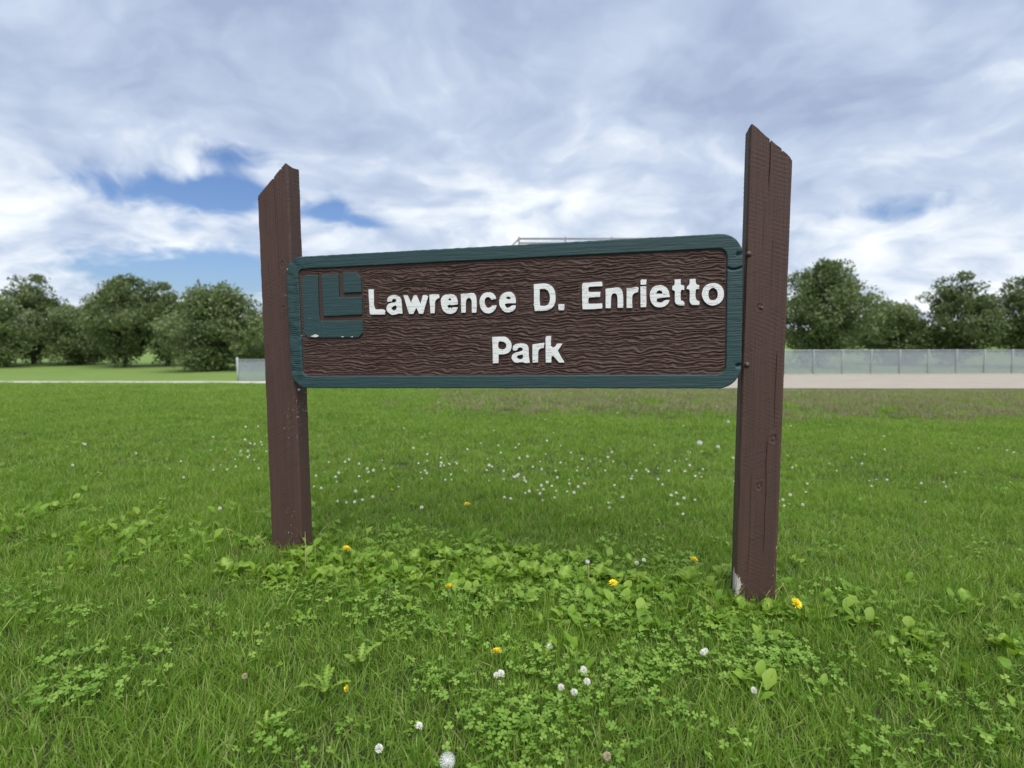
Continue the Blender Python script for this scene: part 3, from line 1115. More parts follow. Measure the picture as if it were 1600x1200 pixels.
# ------------------------------------------------------------------ background: fences, backstop, trees
def chain_fence(name, p0, p1, height, label, bay=2.4, slats=True):
    p0, p1 = Vector((p0[0], p0[1], 0)), Vector((p1[0], p1[1], 0))
    L = (p1 - p0).length
    ux = (p1 - p0).normalized()
    ang = math.atan2(ux.y, ux.x)
    z0 = float(ground(p0.x, p0.y))
    t = empty(name, (p0.x, p0.y, z0), label, 'fence', rot=(0, 0, ang))
    n = max(2, round(L / bay))
    for k in range(n + 1):
        x = L * k / n
        end = k in (0, n)
        mb = MB()
        r = 0.06 if end else 0.035
        mb.add(tube([(x, 0, -0.2), (x, 0, height + (0.10 if end else 0.02)), (x, 0, height + (0.14 if end else 0.05))], [r, r, r * .4], 10))
        mb.build('fence_post', M_STEEL, t, True)
    MB().add(tube([(0, 0, height - .02), (L, 0, height - .02)], 0.028, 8)).build('top_rail', M_STEEL, t, True)
    MB().add(tube([(0, 0, .08), (L, 0, .08)], 0.018, 6)).build('bottom_rail', M_STEEL, t, True)
    mb = MB()
    step = 0.09
    for k in range(int(L / step)):
        x = (k + .5) * step
        mb.add(box(x - 0.032, x + 0.032, 0.040 + 0.004 * (k % 2), 0.044 + 0.004 * (k % 2), 0.06, height - 0.06 - 0.008 * ((k * 7) % 5)))
    o = mb.build('slats', M_SLAT, t)
    o['kind'] = 'stuff'
    mb = MB()
    for k in range(int(L / .12)):
        x = k * .12
        for s in (-1, 1):
            a, b = x, x + s * height
            lo, hi = 0.08, height - .02
            if b < 0 or b > L:
                continue
            mb.add(tube([(a, 0.034 * 1.0, lo), (a + s * (hi - lo), 0.034, hi)], 0.003, 3, False))
    o = mb.build('wire_mesh', M_STEEL, t)
    o['kind'] = 'stuff'
    return t


chain_fence('low_fence', (-17.85, 37.5), (-3.0, 39.5), 1.45, 'low grey slatted chain link fence with a thick white end post beside the bushy trees')
chain_fence('field_fence', (14.0, 43.9), (44.0, 45.7), 1.90, 'long grey slatted chain link fence along the tan dirt of the ball field')


def backstop():
    y0 = 38.0
    t0 = empty('backstop', (0.45, y0, float(ground(0.45, y0))), 'tall steel pipe ball field backstop with chain link net behind the sign', 'backstop')
    H = CAM_Z + math.tan(math.atan(227 / F_PX) - PITCH) * y0 - float(ground(0.45, y0))
    W = 9.0
    xs = [0, W / 3, 2 * W / 3, W]
    for x in xs:
        MB().add(tube([(x, 0, -0.3), (x, 0, H + .12)], 0.055, 10)).build('upright', M_PIPE, t0, True)
    for z in (H, H - .28, H * .66, H * .33, 0.1):
        MB().add(tube([(-0.05, 0, z), (W + .05, 0, z)], 0.055, 8)).build('rail', M_PIPE, t0, True)
    for sgn, xx in ((-1, 0), (1, W)):
        MB().add(tube([(xx, 0, H), (xx + sgn * 2.6, -2.2, H - 3.0)], 0.06, 8)).build('wing_rail', M_PIPE, t0, True)
        MB().add(tube([(xx + sgn * 2.6, -2.2, -.3), (xx + sgn * 2.6, -2.2, H - 3.0)], 0.05, 8)).build('upright', M_PIPE, t0, True)
    mb = MB()
    st = 0.16
    for k in range(-int(H / st), int(W / st)):
        for s in (-1, 1):
            x0 = k * st if s > 0 else W - k * st
            za, zb_ = 0.0, H
            # clip diagonal to panel
            xa, xb = x0, x0 + s * H
            def clipz(xv):
                return (xv - x0) * s
            lo = max(0, min(clipz(0), clipz(W)))
            hi = min(H, max(clipz(0), clipz(W)))
            if hi - lo > .1:
                mb.add(tube([(x0 + s * lo, 0.06, lo), (x0 + s * hi, 0.06, hi)], 0.0022, 3, False))
    o = mb.build('wire_net', M_PIPE, t0)
    o['kind'] = 'stuff'


backstop()


# ---- trees
def tree_meshes(seed, hgt, rad, base_frac, n_clump, leaf, per):
    r = np.random.default_rng(seed)
    trunk = MB()
    bend = [(0, 0, -.3), (r.normal(0, .1), r.normal(0, .1), hgt * .25), (r.normal(0, .2), r.normal(0, .2), hgt * .55), (r.normal(0, .3), r.normal(0, .3), hgt * .85)]
    trunk.add(tube(bend, [hgt * .028, hgt * .021, hgt * .012, hgt * .004], 8))
    cs = []
    while len(cs) < n_clump:
        p = r.uniform(-1, 1, 3)
        q = np.linalg.norm(p)
        if q > 1 or q < 0.35:
            continue
        z = base_frac * hgt + (p[2] * .5 + .5) * (1 - base_frac) * hgt
        taper = 1.0 - 0.35 * max(0, p[2])
        lump = 1 + .28 * math.sin(3 * math.atan2(p[1], p[0]) + seed) + .15 * math.sin(5 * p[2] + seed)
        cs.append((p[0] * rad * taper * lump, p[1] * rad * taper * lump, z))
    for c in cs[::3]:
        z0 = max(hgt * .2, c[2] * r.uniform(.45, .7))
        f = min(1, z0 / (hgt * .85))
        st = np.array(bend[1]) * (1 - f) + np.array(bend[3]) * f
        st[2] = z0
        mid = st * .5 + np.array(c) * .5 + r.normal(0, .2, 3)
        trunk.add(tube([st, mid, c], [hgt * .008, hgt * .005, hgt * .002], 5))
    P, bl = [], []
    for c in cs:
        cr_ = rad * r.uniform(.16, .32)
        n = int(per * r.uniform(.6, 1.3))
        d = r.normal(0, 1, (n, 3))
        d /= np.linalg.norm(d, axis=1)[:, None]
        q = np.array(c) + d * cr_ * (r.uniform(.25, 1, n) ** .6)[:, None] * np.array([1.15, 1.15, .8])
        P.append(q)
        bl.append(np.full(n, r.uniform(0, .8)) + r.uniform(0, .2, n))
    P, bl = np.concatenate(P), np.concatenate(bl)
    n = len(P)
    a = r.normal(0, 1, (n, 3)); a /= np.linalg.norm(a, axis=1)[:, None]
    b = np.cross(a, r.normal(0, 1, (n, 3))); b /= np.linalg.norm(b, axis=1)[:, None]
    ln = (leaf * r.uniform(.7, 1.4, n))[:, None]
    V = np.stack([P - a * ln, P + b * ln * .45, P + a * ln, P - b * ln * .45], 1).reshape(-1, 3)
    Fq = np.arange(n * 4).reshape(-1, 4)
    me = bpy.data.meshes.new('crown')
    set_mesh(me, V, Fq)
    me.materials.append(M_TREE)
    at_ = me.attributes.new('blade', 'FLOAT', 'POINT')
    at_.data.foreach_set('value', np.repeat(bl, 4).astype(np.float32))
    tm = bpy.data.meshes.new('trunk')
    tm.from_pydata([tuple(v) for v in trunk.v], [], trunk.f)
    tm.materials.append(M_BARK)
    return tm, me


TREES = [tree_meshes(3, 7.6, 4.3, .0, 170, .17, 120),      # bushy down to the ground
         tree_meshes(8, 10.5, 4.4, .05, 190, .17, 120),     # taller, loose
         tree_meshes(15, 8.5, 3.4, .03, 130, .15, 120)]


def tree(px, dist, kind, scale, rz, label):
    x = (px - 800) / F_PX * dist
    t = empty('tree', (x, dist, float(ground(x, dist))), label, 'tree', 'trees beyond the ball field', (0, 0, rz))
    t.scale = (scale * random.uniform(.92, 1.1), scale * random.uniform(.92, 1.1), scale)
    for nm, me in (('trunk', TREES[kind][0]), ('crown', TREES[kind][1])):
        o = bpy.data.objects.new(nm, me)
        link(o, t)


tree(338, 50, 0, 0.96, 0.4, 'bushy green tree with a rounded crown behind the white end post of the low fence')
tree(402, 56, 0, 0.66, 2.1, 'small rounded bush tree half hidden behind the emblem-end post')
tree(262, 58, 2, 0.95, 1.4, 'narrow upright tree crowding the bushy green tree by the concrete path')
tree(196, 56, 1, 0.86, 1.0, 'tallest wide-crowned tree above the concrete path')
tree(120, 60, 0, 0.80, 3.0, 'low bush tree between two taller trees above the concrete path')
tree(52, 62, 2, 1.10, 3.6, 'slim pointed tree past the low bush tree above the concrete path')
tree(-30, 55, 0, 0.95, 4.4, 'wide bushy tree at the far end of the concrete path')
tree(1282, 55, 1, 0.98, 5.0, 'tall green tree behind the long fence beside the peeling sign post')
tree(1394, 60, 0, 0.85, 2.6, 'low bushy tree next to the tall green tree behind the long fence')
tree(1490, 57, 2, 1.05, 0.9, 'slim tree behind the long fence past the low bushy tree')
tree(1622, 54, 1, 0.85, 2.2, 'tall loose tree at the end of the long fence')

# far-off wood, one mass on the horizon
r = np.random.default_rng(77)
n = 26000
aa = r.uniform(-1.15, 1.15, n)
rr = r.uniform(210, 260, n)
X, Y = np.sin(aa) * rr, np.cos(aa) * rr
hh = 5.5 + 2.5 * fbm(aa * 14, aa * 0, 3, 90) + 1.2 * perlin(aa * 70, aa * 0, 91)
Zz = ground(X, Y) + r.uniform(0, 1, n) ** .7 * hh
P = np.stack([X, Y, Zz], -1)
a = r.normal(0, 1, (n, 3)); a /= np.linalg.norm(a, axis=1)[:, None]
b = np.cross(a, r.normal(0, 1, (n, 3))); b /= np.linalg.norm(b, axis=1)[:, None]
ln = r.uniform(.5, 1.0, n)[:, None]
V = np.stack([P - a * ln, P + b * ln * .6, P + a * ln, P - b * ln * .6], 1).reshape(-1, 3)
o = mesh_obj('distant_wood', V, np.arange(n * 4).reshape(-1, 4), M_TREE)
o['kind'] = 'stuff'
tag(o, 'distant line of dark trees on the horizon', 'trees')

# ------------------------------------------------------------------ grass
hidden = bpy.data.collections.new('grass_sources')       # not linked to the scene: only instanced


def blade_clump(name, n, radius, hmin, hmax, wd, seed, lean=0.5, mat=None):
    r = np.random.default_rng(seed)
    seg = 4
    V, Fc, B = [], [], []
    for i in range(n):
        rad = radius * math.sqrt(r.uniform())
        a = r.uniform(0, 2 * math.pi)
        p = np.array([rad * math.cos(a), rad * math.sin(a), -0.005])
        h = r.uniform(hmin, hmax) * (1.0 if r.uniform() < .93 else 1.3)
        ad = r.uniform(0, 2 * math.pi)
        d = np.array([math.cos(ad), math.sin(ad), 0])
        sd_ = np.array([-d[1], d[0], 0])
        tw = r.normal(0, .7)
        sd_ = sd_ * math.cos(tw) + d * math.sin(tw)
        ln = abs(r.normal(0.45, lean)) * h
        cv = r.uniform(.2, 1.0)
        w0 = wd * r.uniform(.65, 1.3)
        b0 = len(V)
        val = r.uniform()
        for k in range(seg):
            t = k / seg
            c = p + d * ln * (t ** (1 + cv)) + np.array([0, 0, h * (t - .25 * cv * (ln / h) * t * t)])
            ww = w0 * (1 - t ** 1.6) * (.8 + .4 * min(1, t * 3)) * .5
            V += [c - sd_ * ww, c + sd_ * ww]
            B += [val, val]
        V.append(p + d * ln + np.array([0, 0, h * (1 - .25 * cv * ln / h)]))
        B.append(val)
        for k in range(seg - 1):
            Fc.append((b0 + 2 * k, b0 + 2 * k + 1, b0 + 2 * k + 3, b0 + 2 * k + 2))
        Fc.append((b0 + 2 * seg - 2, b0 + 2 * seg - 1, b0 + 2 * seg))
    me = bpy.data.meshes.new(name)
    me.from_pydata([tuple(v) for v in V], [], Fc)
    me.materials.append(mat or M_GRASS)
    me.polygons.foreach_set('use_smooth', [True] * len(me.polygons))
    at_ = me.attributes.new('blade', 'FLOAT', 'POINT')
    at_.data.foreach_set('value', np.array(B, dtype=np.float32))
    me.update()
    return bpy.data.objects.new(name, me)


def source_collection(name, objs):
    c = bpy.data.collections.new(name)
    for i, o in enumerate(objs):
        o.name = '%s_%02d' % (name, i)
        c.objects.link(o)
    return c


def scatter(name, coll, pts, rot, scl, idx, label, cat):
    me = bpy.data.meshes.new(name)
    me.vertices.add(len(pts))
    me.vertices.foreach_set('co', np.ascontiguousarray(pts, dtype=np.float32).ravel())
    a = me.attributes.new('rot', 'FLOAT_VECTOR', 'POINT')
    a.data.foreach_set('vector', np.ascontiguousarray(rot, dtype=np.float32).ravel())
    a = me.attributes.new('scl', 'FLOAT_VECTOR', 'POINT')
    a.data.foreach_set('vector', np.ascontiguousarray(scl, dtype=np.float32).ravel())
    a = me.attributes.new('idx', 'INT', 'POINT')
    a.data.foreach_set('value', np.ascontiguousarray(idx, dtype=np.int32))
    o = link(bpy.data.objects.new(name, me))
    o['kind'] = 'stuff'
    tag(o, label, cat)
    ng = bpy.data.node_groups.new(name, 'GeometryNodeTree')
    ng.interface.new_socket('Geometry', in_out='INPUT', socket_type='NodeSocketGeometry')
    ng.interface.new_socket('Geometry', in_out='OUTPUT', socket_type='NodeSocketGeometry')
    t = NT(ng)
    gi, go = t.node('NodeGroupInput'), t.node('NodeGroupOutput')
    ci = t.node('GeometryNodeCollectionInfo')
    ci.inputs['Collection'].default_value = coll
    ci.inputs['Separate Children'].default_value = True
    ci.inputs['Reset Children'].default_value = True
    ip = t.node('GeometryNodeInstanceOnPoints')
    ip.inputs['Pick Instance'].default_value = True

    def named(nm, typ):
        nd = t.node('GeometryNodeInputNamedAttribute', data_type=typ)
        nd.inputs['Name'].default_value = nm
        return nd.outputs['Attribute']
    er = t.node('FunctionNodeEulerToRotation')
    t.l.new(named('rot', 'FLOAT_VECTOR'), er.inputs[0])
    t.l.new(gi.outputs[0], ip.inputs['Points'])
    t.l.new(ci.outputs[0], ip.inputs['Instance'])
    t.l.new(named('idx', 'INT'), ip.inputs['Instance Index'])
    t.l.new(er.outputs[0], ip.inputs['Rotation'])
    t.l.new(named('scl', 'FLOAT_VECTOR'), ip.inputs['Scale'])
    t.l.new(ip.outputs[0], go.inputs[0])
    md = o.modifiers.new('scatter', 'NODES')
    md.node_group = ng
    return o


def post_clear(x, y, margin=0.0):
    d = np.stack([x - C0[0], y - C0[1]], -1)
    s = d @ S[:2]
    n_ = d @ N[:2]
    inn = (n_ > POST_OFF - margin) & (n_ < POST_OFF + .093 + margin)
    return ~(inn & (((s > -1.065 - margin) & (s < -.90 + margin)) | ((s > .925 - margin) & (s < 1.075 + margin))))


def view_points(dmin, dmax, dens, seed, half=1.02, extra=0.5):
    """random ground points inside the viewed wedge (with margin), dens(d) per square metre"""
    r = np.random.default_rng(seed)
    out = []
    y = dmin
    while y < dmax:                                  # jittered rows: even cover without bald spots
        st = 1 / math.sqrt(dens(y))
        wdt = half * y + extra
        x = np.arange(-wdt, wdt, st)
        out.append(np.stack([x + r.uniform(-.55, .55, len(x)) * st, y + r.uniform(-.55, .55, len(x)) * st], -1))
        y += st
    return np.concatenate(out), r


lawn_src = source_collection('lawn_blades',
    [blade_clump('b', 130, .085, .028, .058, .0031, 100 + i, .50) for i in range(6)] +
    [blade_clump('b', 100, .085, .045, .085, .0034, 200 + i, .55) for i in range(3)])

xy, r = view_points(0.75, 17.0, lambda d: 200 if d < 2.2 else (150 if d < 4 else (85 if d < 7 else 55)), 301)
# distance from the sign line, where the mower does not reach
sl = (xy - C0[:2]) @ N[:2]
along = (xy - C0[:2]) @ S[:2]
strip = np.exp(-((sl - 0.02) / 0.28) ** 2)
keep = post_clear(xy[:, 0], xy[:, 1], 0.012)
# worn, thin meadow beyond the crest on the name's side of the sign
thin = sstep(6.9, 8.2, xy[:, 1] + 0.25 * perlin(xy[:, 0] * .8, xy[:, 1] * .8, 12)) * sstep(-2.6, -0.2, xy[:, 0] - 0.06 * xy[:, 1])
keep &= r.uniform(0, 1, len(xy)) > 0.45 * thin
xy, strip, thin = xy[keep], strip[keep], thin[keep]
n = len(xy)
tall = r.uniform(0, 1, n) < 0.05 + 0.45 * strip
idx = np.where(tall, r.integers(6, 9, n), r.integers(0, 6, n))
patch = 1 + .28 * perlin(xy[:, 0] * 1.3, xy[:, 1] * 1.3, 14) + .15 * perlin(xy[:, 0] * 4, xy[:, 1] * 4, 15)
sc_ = patch * r.uniform(.85, 1.15, n) * (1 + 0.12 * strip)
far = 1 + 0.75 * sstep(3, 11, xy[:, 1])
scl = np.stack([far * r.uniform(.9, 1.15, n), far * r.uniform(.9, 1.15, n), sc_ * 0.92 * (1 + .15 * sstep(4, 11, xy[:, 1]))], -1)
rot = np.stack([r.normal(0, .10, n), r.normal(0, .10, n), r.uniform(0, 6.283, n)], -1)
pts = np.stack([xy[:, 0], xy[:, 1], ground(xy[:, 0], xy[:, 1])], -1)
scatter('grass', lawn_src, pts, rot, scl, idx, 'short green lawn grass growing round and behind the sign', 'grass')

# dry meadow stems beyond the crest
M_DRYG = mat_leafy('dry_grass_blade', (0.17, 0.18, 0.07), (0.26, 0.24, 0.12), (0.38, 0.36, 0.24), 0.8, 0.3, 0.6)
dry_src = source_collection('dry_blades', [blade_clump('b', 70, .10, .04, .10, .0045, 400 + i, .5, M_DRYG) for i in range(3)])
xy, r = view_points(6.6, 17.0, lambda d: 60, 302)
thin = sstep(6.9, 8.4, xy[:, 1] + 0.25 * perlin(xy[:, 0] * .8, xy[:, 1] * .8, 12)) * sstep(-2.6, -0.2, xy[:, 0] - 0.06 * xy[:, 1])
keep = r.uniform(0, 1, len(xy)) < thin * (.55 + .6 * perlin(xy[:, 0] * 1.1, xy[:, 1] * 2.1, 16))
xy = xy[keep]
n = len(xy)
scatter('dry_grass', dry_src, np.stack([xy[:, 0], xy[:, 1], ground(xy[:, 0], xy[:, 1])], -1),
        np.stack([r.normal(0, .1, n), r.normal(0, .1, n), r.uniform(0, 6.28, n)], -1), np.repeat(r.uniform(.8, 1.2, (n, 1)), 3, 1),
        r.integers(0, 3, n), 'thin straw-coloured grass on the slope behind the mown lawn', 'grass')


# ---- clover leaves
def clover_clump(seed, n=11, radius=.06):
    r = np.random.default_rng(seed)
    mb = MB()
    B = []
    for i in range(n):
        a = r.uniform(0, 6.283)
        q = radius * math.sqrt(r.uniform())
        base = Vector((q * math.cos(a), q * math.sin(a), 0))
        h = r.uniform(.022, .050)
        top = base + Vector((r.normal(0, .012), r.normal(0, .012), h))
        nrm = Vector((r.normal(0, .32), r.normal(0, .32) - .1, 1)).normalized()
        ux = nrm.orthogonal().normalized()
        uy = nrm.cross(ux)
        size = r.uniform(.0065, .0105)
        val = r.uniform()
        v, f = tube([base, (base + top) / 2 + Vector((r.normal(0, .004), r.normal(0, .004), 0)), top], [.0009, .0008, .0007], 3, False)
        mb.add((v, f)); B += [val * .5] * len(v)
        rot0 = r.uniform(0, 6.283)
        for k in range(3):
            t = rot0 + k * 2.094
            d = ux * math.cos(t) + uy * math.sin(t)
            s = nrm.cross(d)
            up = nrm * r.uniform(.12, .45)
            def pt(l, w_, lift=0):
                return top + d * (l * size) + s * (w_ * size) + up * (abs(w_) * size * .55 + l * size * .25 + lift)
            mid = [pt(0, 0), pt(.5, 0), pt(.98, 0)]
            lf = [pt(.25, .26), pt(.7, .56), pt(1.05, .48), pt(1.16, .22)]
            rt = [pt(.25, -.26), pt(.7, -.56), pt(1.05, -.48), pt(1.16, -.22)]
            vs_ = mid + lf + rt
            fs = [(0, 1, 4, 3), (1, 2, 6, 5), (1, 5, 4), (0, 7, 8, 1), (1, 8, 9), (1, 9, 10, 2)]
            mb.add((vs_, fs)); B += [val] * len(vs_)
    me = bpy.data.meshes.new('clover')
    me.from_pydata(mb.v, [], mb.f)
    me.materials.append(M_CLOVER)
    at_ = me.attributes.new('blade', 'FLOAT', 'POINT')
    at_.data.foreach_set('value', np.array(B, dtype=np.float32) * .9)
    return bpy.data.objects.new('clover', me)


clover_src = source_collection('clover_sprigs', [clover_clump(500 + i) for i in range(6)])
patches = [(880,1090,.16),(930,1130,.18),(850,1160,.16),(1000,985,.14),(1110,975,.14),(1130,1040,.13),(1200,1030,.14),(1230,1060,.12),(830,1185,.18),(770,1130,.10),
           (770,940,.14),(690,960,.14),(600,975,.14),(560,950,.12),(860,960,.16),(930,960,.14),(960,1000,.12),(740,985,.13),(650,1000,.12),(480,930,.12),(1060,1060,.10),(900,900,.2),
           (1040,880,.2),(740,860,.2),(620,850,.18),(470,960,.09),(720,1110,.09),(1180,1000,.13),(390,1180,.08),(480,1190,.08),(560,1160,.06),(680,1060,.10),(800,1040,.12),
           (250,1000,.15),(120,1080,.14),(1400,1000,.16),(1500,1100,.14),(60,950,.16),(1340,1130,.12)]
cp = []
r = np.random.default_rng(55)
for px, py, rad in patches:
    x, y, z = at(px, py)
    side_ = px < 340 or px > 1260
    rad = rad * (2.0 if side_ else 1.0)
    k = int(rad * rad * 3.1416 * (45 if side_ else 140))
    cp.append(np.stack([x + r.normal(0, rad * .6, k), y + r.normal(0, rad * .6, k)], -1))
xy2, r = view_points(1.0, 7.0, lambda d: 10, 303)
m_ = perlin(xy2[:, 0] * 1.4, xy2[:, 1] * 1.4, 18) > .12
cp.append(xy2[m_])
cp = np.concatenate(cp)
cp = cp[post_clear(cp[:, 0], cp[:, 1], .02)]
n = len(cp)
scatter('clover', clover_src, np.stack([cp[:, 0], cp[:, 1], ground(cp[:, 0], cp[:, 1])], -1),
        np.stack([r.normal(0, .08, n), r.normal(0, .08, n), r.uniform(0, 6.28, n)], -1), np.repeat(r.uniform(.8, 1.25, (n, 1)), 3, 1),
        r.integers(0, 6, n), 'low clover with small three-part leaves growing through the lawn', 'clover')


# ---- small leafy weeds that fill the uncut strip under the board
def sprig(seed):
    r = np.random.default_rng(seed)
    mb, B = MB(), []
    for k in range(8):
        a = r.uniform(0, 6.283)
        L = r.uniform(.026, .058)
        tl = r.uniform(.5, 1.35)
        wv = L * r.uniform(.22, .36)
        d = Vector((math.cos(a) * math.cos(tl), math.sin(a) * math.cos(tl), math.sin(tl)))
        sdv = Vector((-math.sin(a), math.cos(a), r.normal(0, .3))).normalized()
        nv_ = d.cross(sdv)
        b = Vector((r.normal(0, .03), r.normal(0, .03), r.uniform(.005, .03)))
        q = []
        for t, w_ in ((0, .12), (.25, .62), (.5, 1.0), (.75, .8), (.92, .42)):
            c = b + d * L * t - nv_ * (L * .35 * t * t) * (1 if nv_.z > 0 else -1)
            ru = .12 * wv * math.sin(t * 13 + seed)
            q += [c - sdv * wv * w_ + nv_ * (ru + .25 * wv * w_), c, c + sdv * wv * w_ - nv_ * (ru - .25 * wv * w_)]
        q.append(b + d * L - nv_ * L * .4 * (1 if nv_.z > 0 else -1))
        fs = []
        for i in range(4):
            e0 = i * 3
            fs += [(e0, e0 + 3, e0 + 4, e0 + 1), (e0 + 1, e0 + 4, e0 + 5, e0 + 2)]
        fs += [(12, 15, 13), (13, 15, 14)]
        mb.add((q, fs))
        B += [r.uniform()] * len(q)
    me = bpy.data.meshes.new('sprig')
    me.from_pydata(mb.v, [], mb.f)
    me.materials.append(M_SPRIG)
    me.polygons.foreach_set('use_smooth', [True] * len(me.polygons))
    at_ = me.attributes.new('blade', 'FLOAT', 'POINT')
    at_.data.foreach_set('value', np.array(B, dtype=np.float32) * .94)
    return bpy.data.objects.new('sprig', me)


M_SPRIG = mat_leafy('small_weed_leaf', (0.135, 0.270, 0.024), (0.220, 0.385, 0.036), (0.32, 0.47, 0.07), 3.0, 0.45, 0.5)
sprig_src = source_collection('weed_sprigs', [sprig(700 + i) for i in range(6)])
r = np.random.default_rng(71)
n = 900
s_ = r.uniform(-2.7, 2.6, n)
o_ = r.normal(-.02, .20, n)
q = np.stack([C0[0] + S[0] * s_ + N[0] * o_, C0[1] + S[1] * s_ + N[1] * o_], -1)
dens_ = np.where((s_ > -1.0) & (s_ < 1.0), 1.0, .45) * (.62 + .8 * perlin(q[:, 0] * 3.2, q[:, 1] * 4, 73))
ok = (r.uniform(0, 1, n) < dens_) & post_clear(q[:, 0], q[:, 1], .03)
q = q[ok]
qx, r2 = view_points(1.0, 5.0, lambda d: 3.0, 304)
qx = qx[post_clear(qx[:, 0], qx[:, 1], .03)]
q = np.concatenate([q, qx])
n = len(q)
scatter('leafy_weeds', sprig_src, np.stack([q[:, 0], q[:, 1], ground(q[:, 0], q[:, 1]) + .006], -1),
        np.stack([r.normal(0, .12, n), r.normal(0, .12, n), r.uniform(0, 6.28, n)], -1), np.repeat(np.where(np.arange(n) < n - len(qx), r.uniform(.6, 1.15, n), r.uniform(.4, .65, n))[:, None], 3, 1),
        r.integers(0, 6, n), 'small leafy weeds tangled through the uncut strip under the board', 'weeds')


# ---- long stalks by the posts (too thin to tell apart)
mb = MB()
r = np.random.default_rng(66)
for px, py, h, lx, ly in [(478,852,.16,.05,-.03),(440,858,.14,-.05,.0),(470,860,.19,-.02,.0),(455,862,.15,-.10,.02),(486,858,.13,.09,0),(478,905,.20,-.005,.02),(1176,950,.17,-.03,0),
                         (1190,955,.09,.03,0),(1196,955,.10,.05,0),(1205,952,.11,.05,.01),(1215,950,.08,.06,0),(1160,950,.07,.05,0),(920,930,.13,.0,.01),(365,870,.15,-.03,0),(390,865,.11,.06,0),(420,862,.09,-.06,0),
                         (1130,965,.10,-.10,0),(1240,965,.14,-.05,0)]:
    x, y, z = at(px, py)
    b0 = Vector((x, y, z - .01))
    mb.add(tube([b0, b0 + Vector((lx * .3, ly * .3, h * .45)), b0 + Vector((lx * .65, ly * .65, h * .8)), b0 + Vector((lx, ly, h))], [.0017, .0016, .0013, .0006], 5))
o = mb.build('grass_stalks', M_STRAW, None, True)
o['kind'] = 'stuff'
tag(o, 'long dry grass stalks left standing round the post feet', 'grass')


# ------------------------------------------------------------------ broad-leaved weeds
def leaf_mesh(kind):
    n = 15
    V, Fc = [], []
    L = 1.0
    for i in range(n):
        t = i / (n - 1)
        if kind == 0:      # spoon shaped
            wv = .05 + .24 * math.sin(math.pi * min(1, max(0, (t - .12) / .88)) ** 1.25) if t > .12 else .045
        elif kind == 1:    # toothed dandelion leaf
            wv = (.04 + .20 * t ** .8 * (1 - t ** 5)) * (1.25 if i % 2 else .50)
        else:              # wide wavy dock leaf
            wv = .05 + .31 * math.sin(math.pi * min(1, max(0, (t - .10) / .90)) ** .9) if t > .10 else .05
        if kind != 1:
            wv *= 1 + .10 * math.sin(i * 2.3 + kind)
        if i == n - 1:
            wv = .015
        x = L * t
        z = .55 * t - .62 * t * t
        fold = .38 * wv
        ru = .10 * math.sin(t * 19) * wv * 3
        V += [(x - (.05 if kind == 1 and i % 2 else 0), -wv, z + fold + ru), (x, 0, z), (x - (.05 if kind == 1 and i % 2 else 0), wv, z + fold - ru)]
    for i in range(n - 1):
        a = i * 3
        Fc += [(a, a + 3, a + 4, a + 1), (a + 1, a + 4, a + 5, a + 2)]
    me = bpy.data.meshes.new('leaf')
    me.from_pydata(V, [], Fc)
    at_ = me.attributes.new('blade', 'FLOAT', 'POINT')
    at_.data.foreach_set('value', np.array([(.25, .9, .25)[i % 3] for i in range(len(V))], dtype=np.float32))
    me.materials.append(M_WEED)
    me.polygons.foreach_set('use_smooth', [True] * len(me.polygons))
    return me


LEAF = [leaf_mesh(k) for k in range(3)]


def weed(px, py, size, n, kind, label, group, pos=None, spread=1.0):
    x, y, z = pos if pos else at(px, py)
    t = empty('weed', (x, y, z + .012), label, 'weed', group, (0, 0, random.uniform(0, 6.28)))
    n += 2
    for k in range(n):
        o = bpy.data.objects.new('leaf', LEAF[kind if kind == 1 or random.random() < .8 else random.randrange(3)])
        link(o, t)
        a = 6.283 * k / n + random.uniform(-.35, .35)
        s = size * random.uniform(.34, .70)
        o.rotation_euler = (random.uniform(-.3, .3), -random.uniform(.3, 1.15) * spread, a)
        o.scale = (s, s * random.uniform(.85, 1.15), s)
        o.location = (.008 * math.cos(a), .008 * math.sin(a), 0)
    return t


G_W = 'broad-leaved weeds in the rough strip under the sign'
G_D = 'toothed dandelion rosettes in the rough strip under the sign'
weed(1075, 925, .17, 9, 2, 'large pale dock plant with the widest leaves, by the peeling post foot', G_W)
weed(1128, 912, .13, 6, 0, 'upright clump of broad leaves touching the side of the peeling post', G_W)
spots = [(815,948,.13,5,0),(832,915,.14,7,0),(770,905,.13,7,2),(640,890,.13,7,0),(602,888,.12,6,0),(565,895,.12,6,2),(515,912,.11,6,0),(442,905,.11,6,2),(703,885,.12,6,2),(742,878,.12,7,0),
         (902,890,.12,6,2),(880,925,.13,6,0),(962,920,.13,7,0),(1002,920,.13,7,2),(1030,925,.12,5,0),(1022,892,.11,6,0),(1165,968,.11,6,2),(1202,972,.11,5,0),(1236,962,.12,6,2),
         (358,905,.13,6,0),(462,882,.10,5,0),(932,915,.12,6,0),(862,898,.12,6,2),(795,890,.11,6,0),(622,868,.10,6,0),(820,878,.10,6,2),(680,905,.11,6,0),(985,890,.11,5,0),(540,910,.10,5,2),(727,915,.09,4,0)]
dand = [(650,925,.12,7,1),(850,1042,.10,3,1),(510,1092,.13,5,1),(560,1050,.13,4,1),(990,1048,.09,3,1),(900,950,.11,6,1),(775,965,.10,5,1),(480,975,.09,4,1),(418,1150,.08,4,1),(612,1010,.09,4,1)]
LET = [(sum(p[0] for p in ll[0]) / len(ll[0]), ch) for ch, ll in letter_loops[:18]]


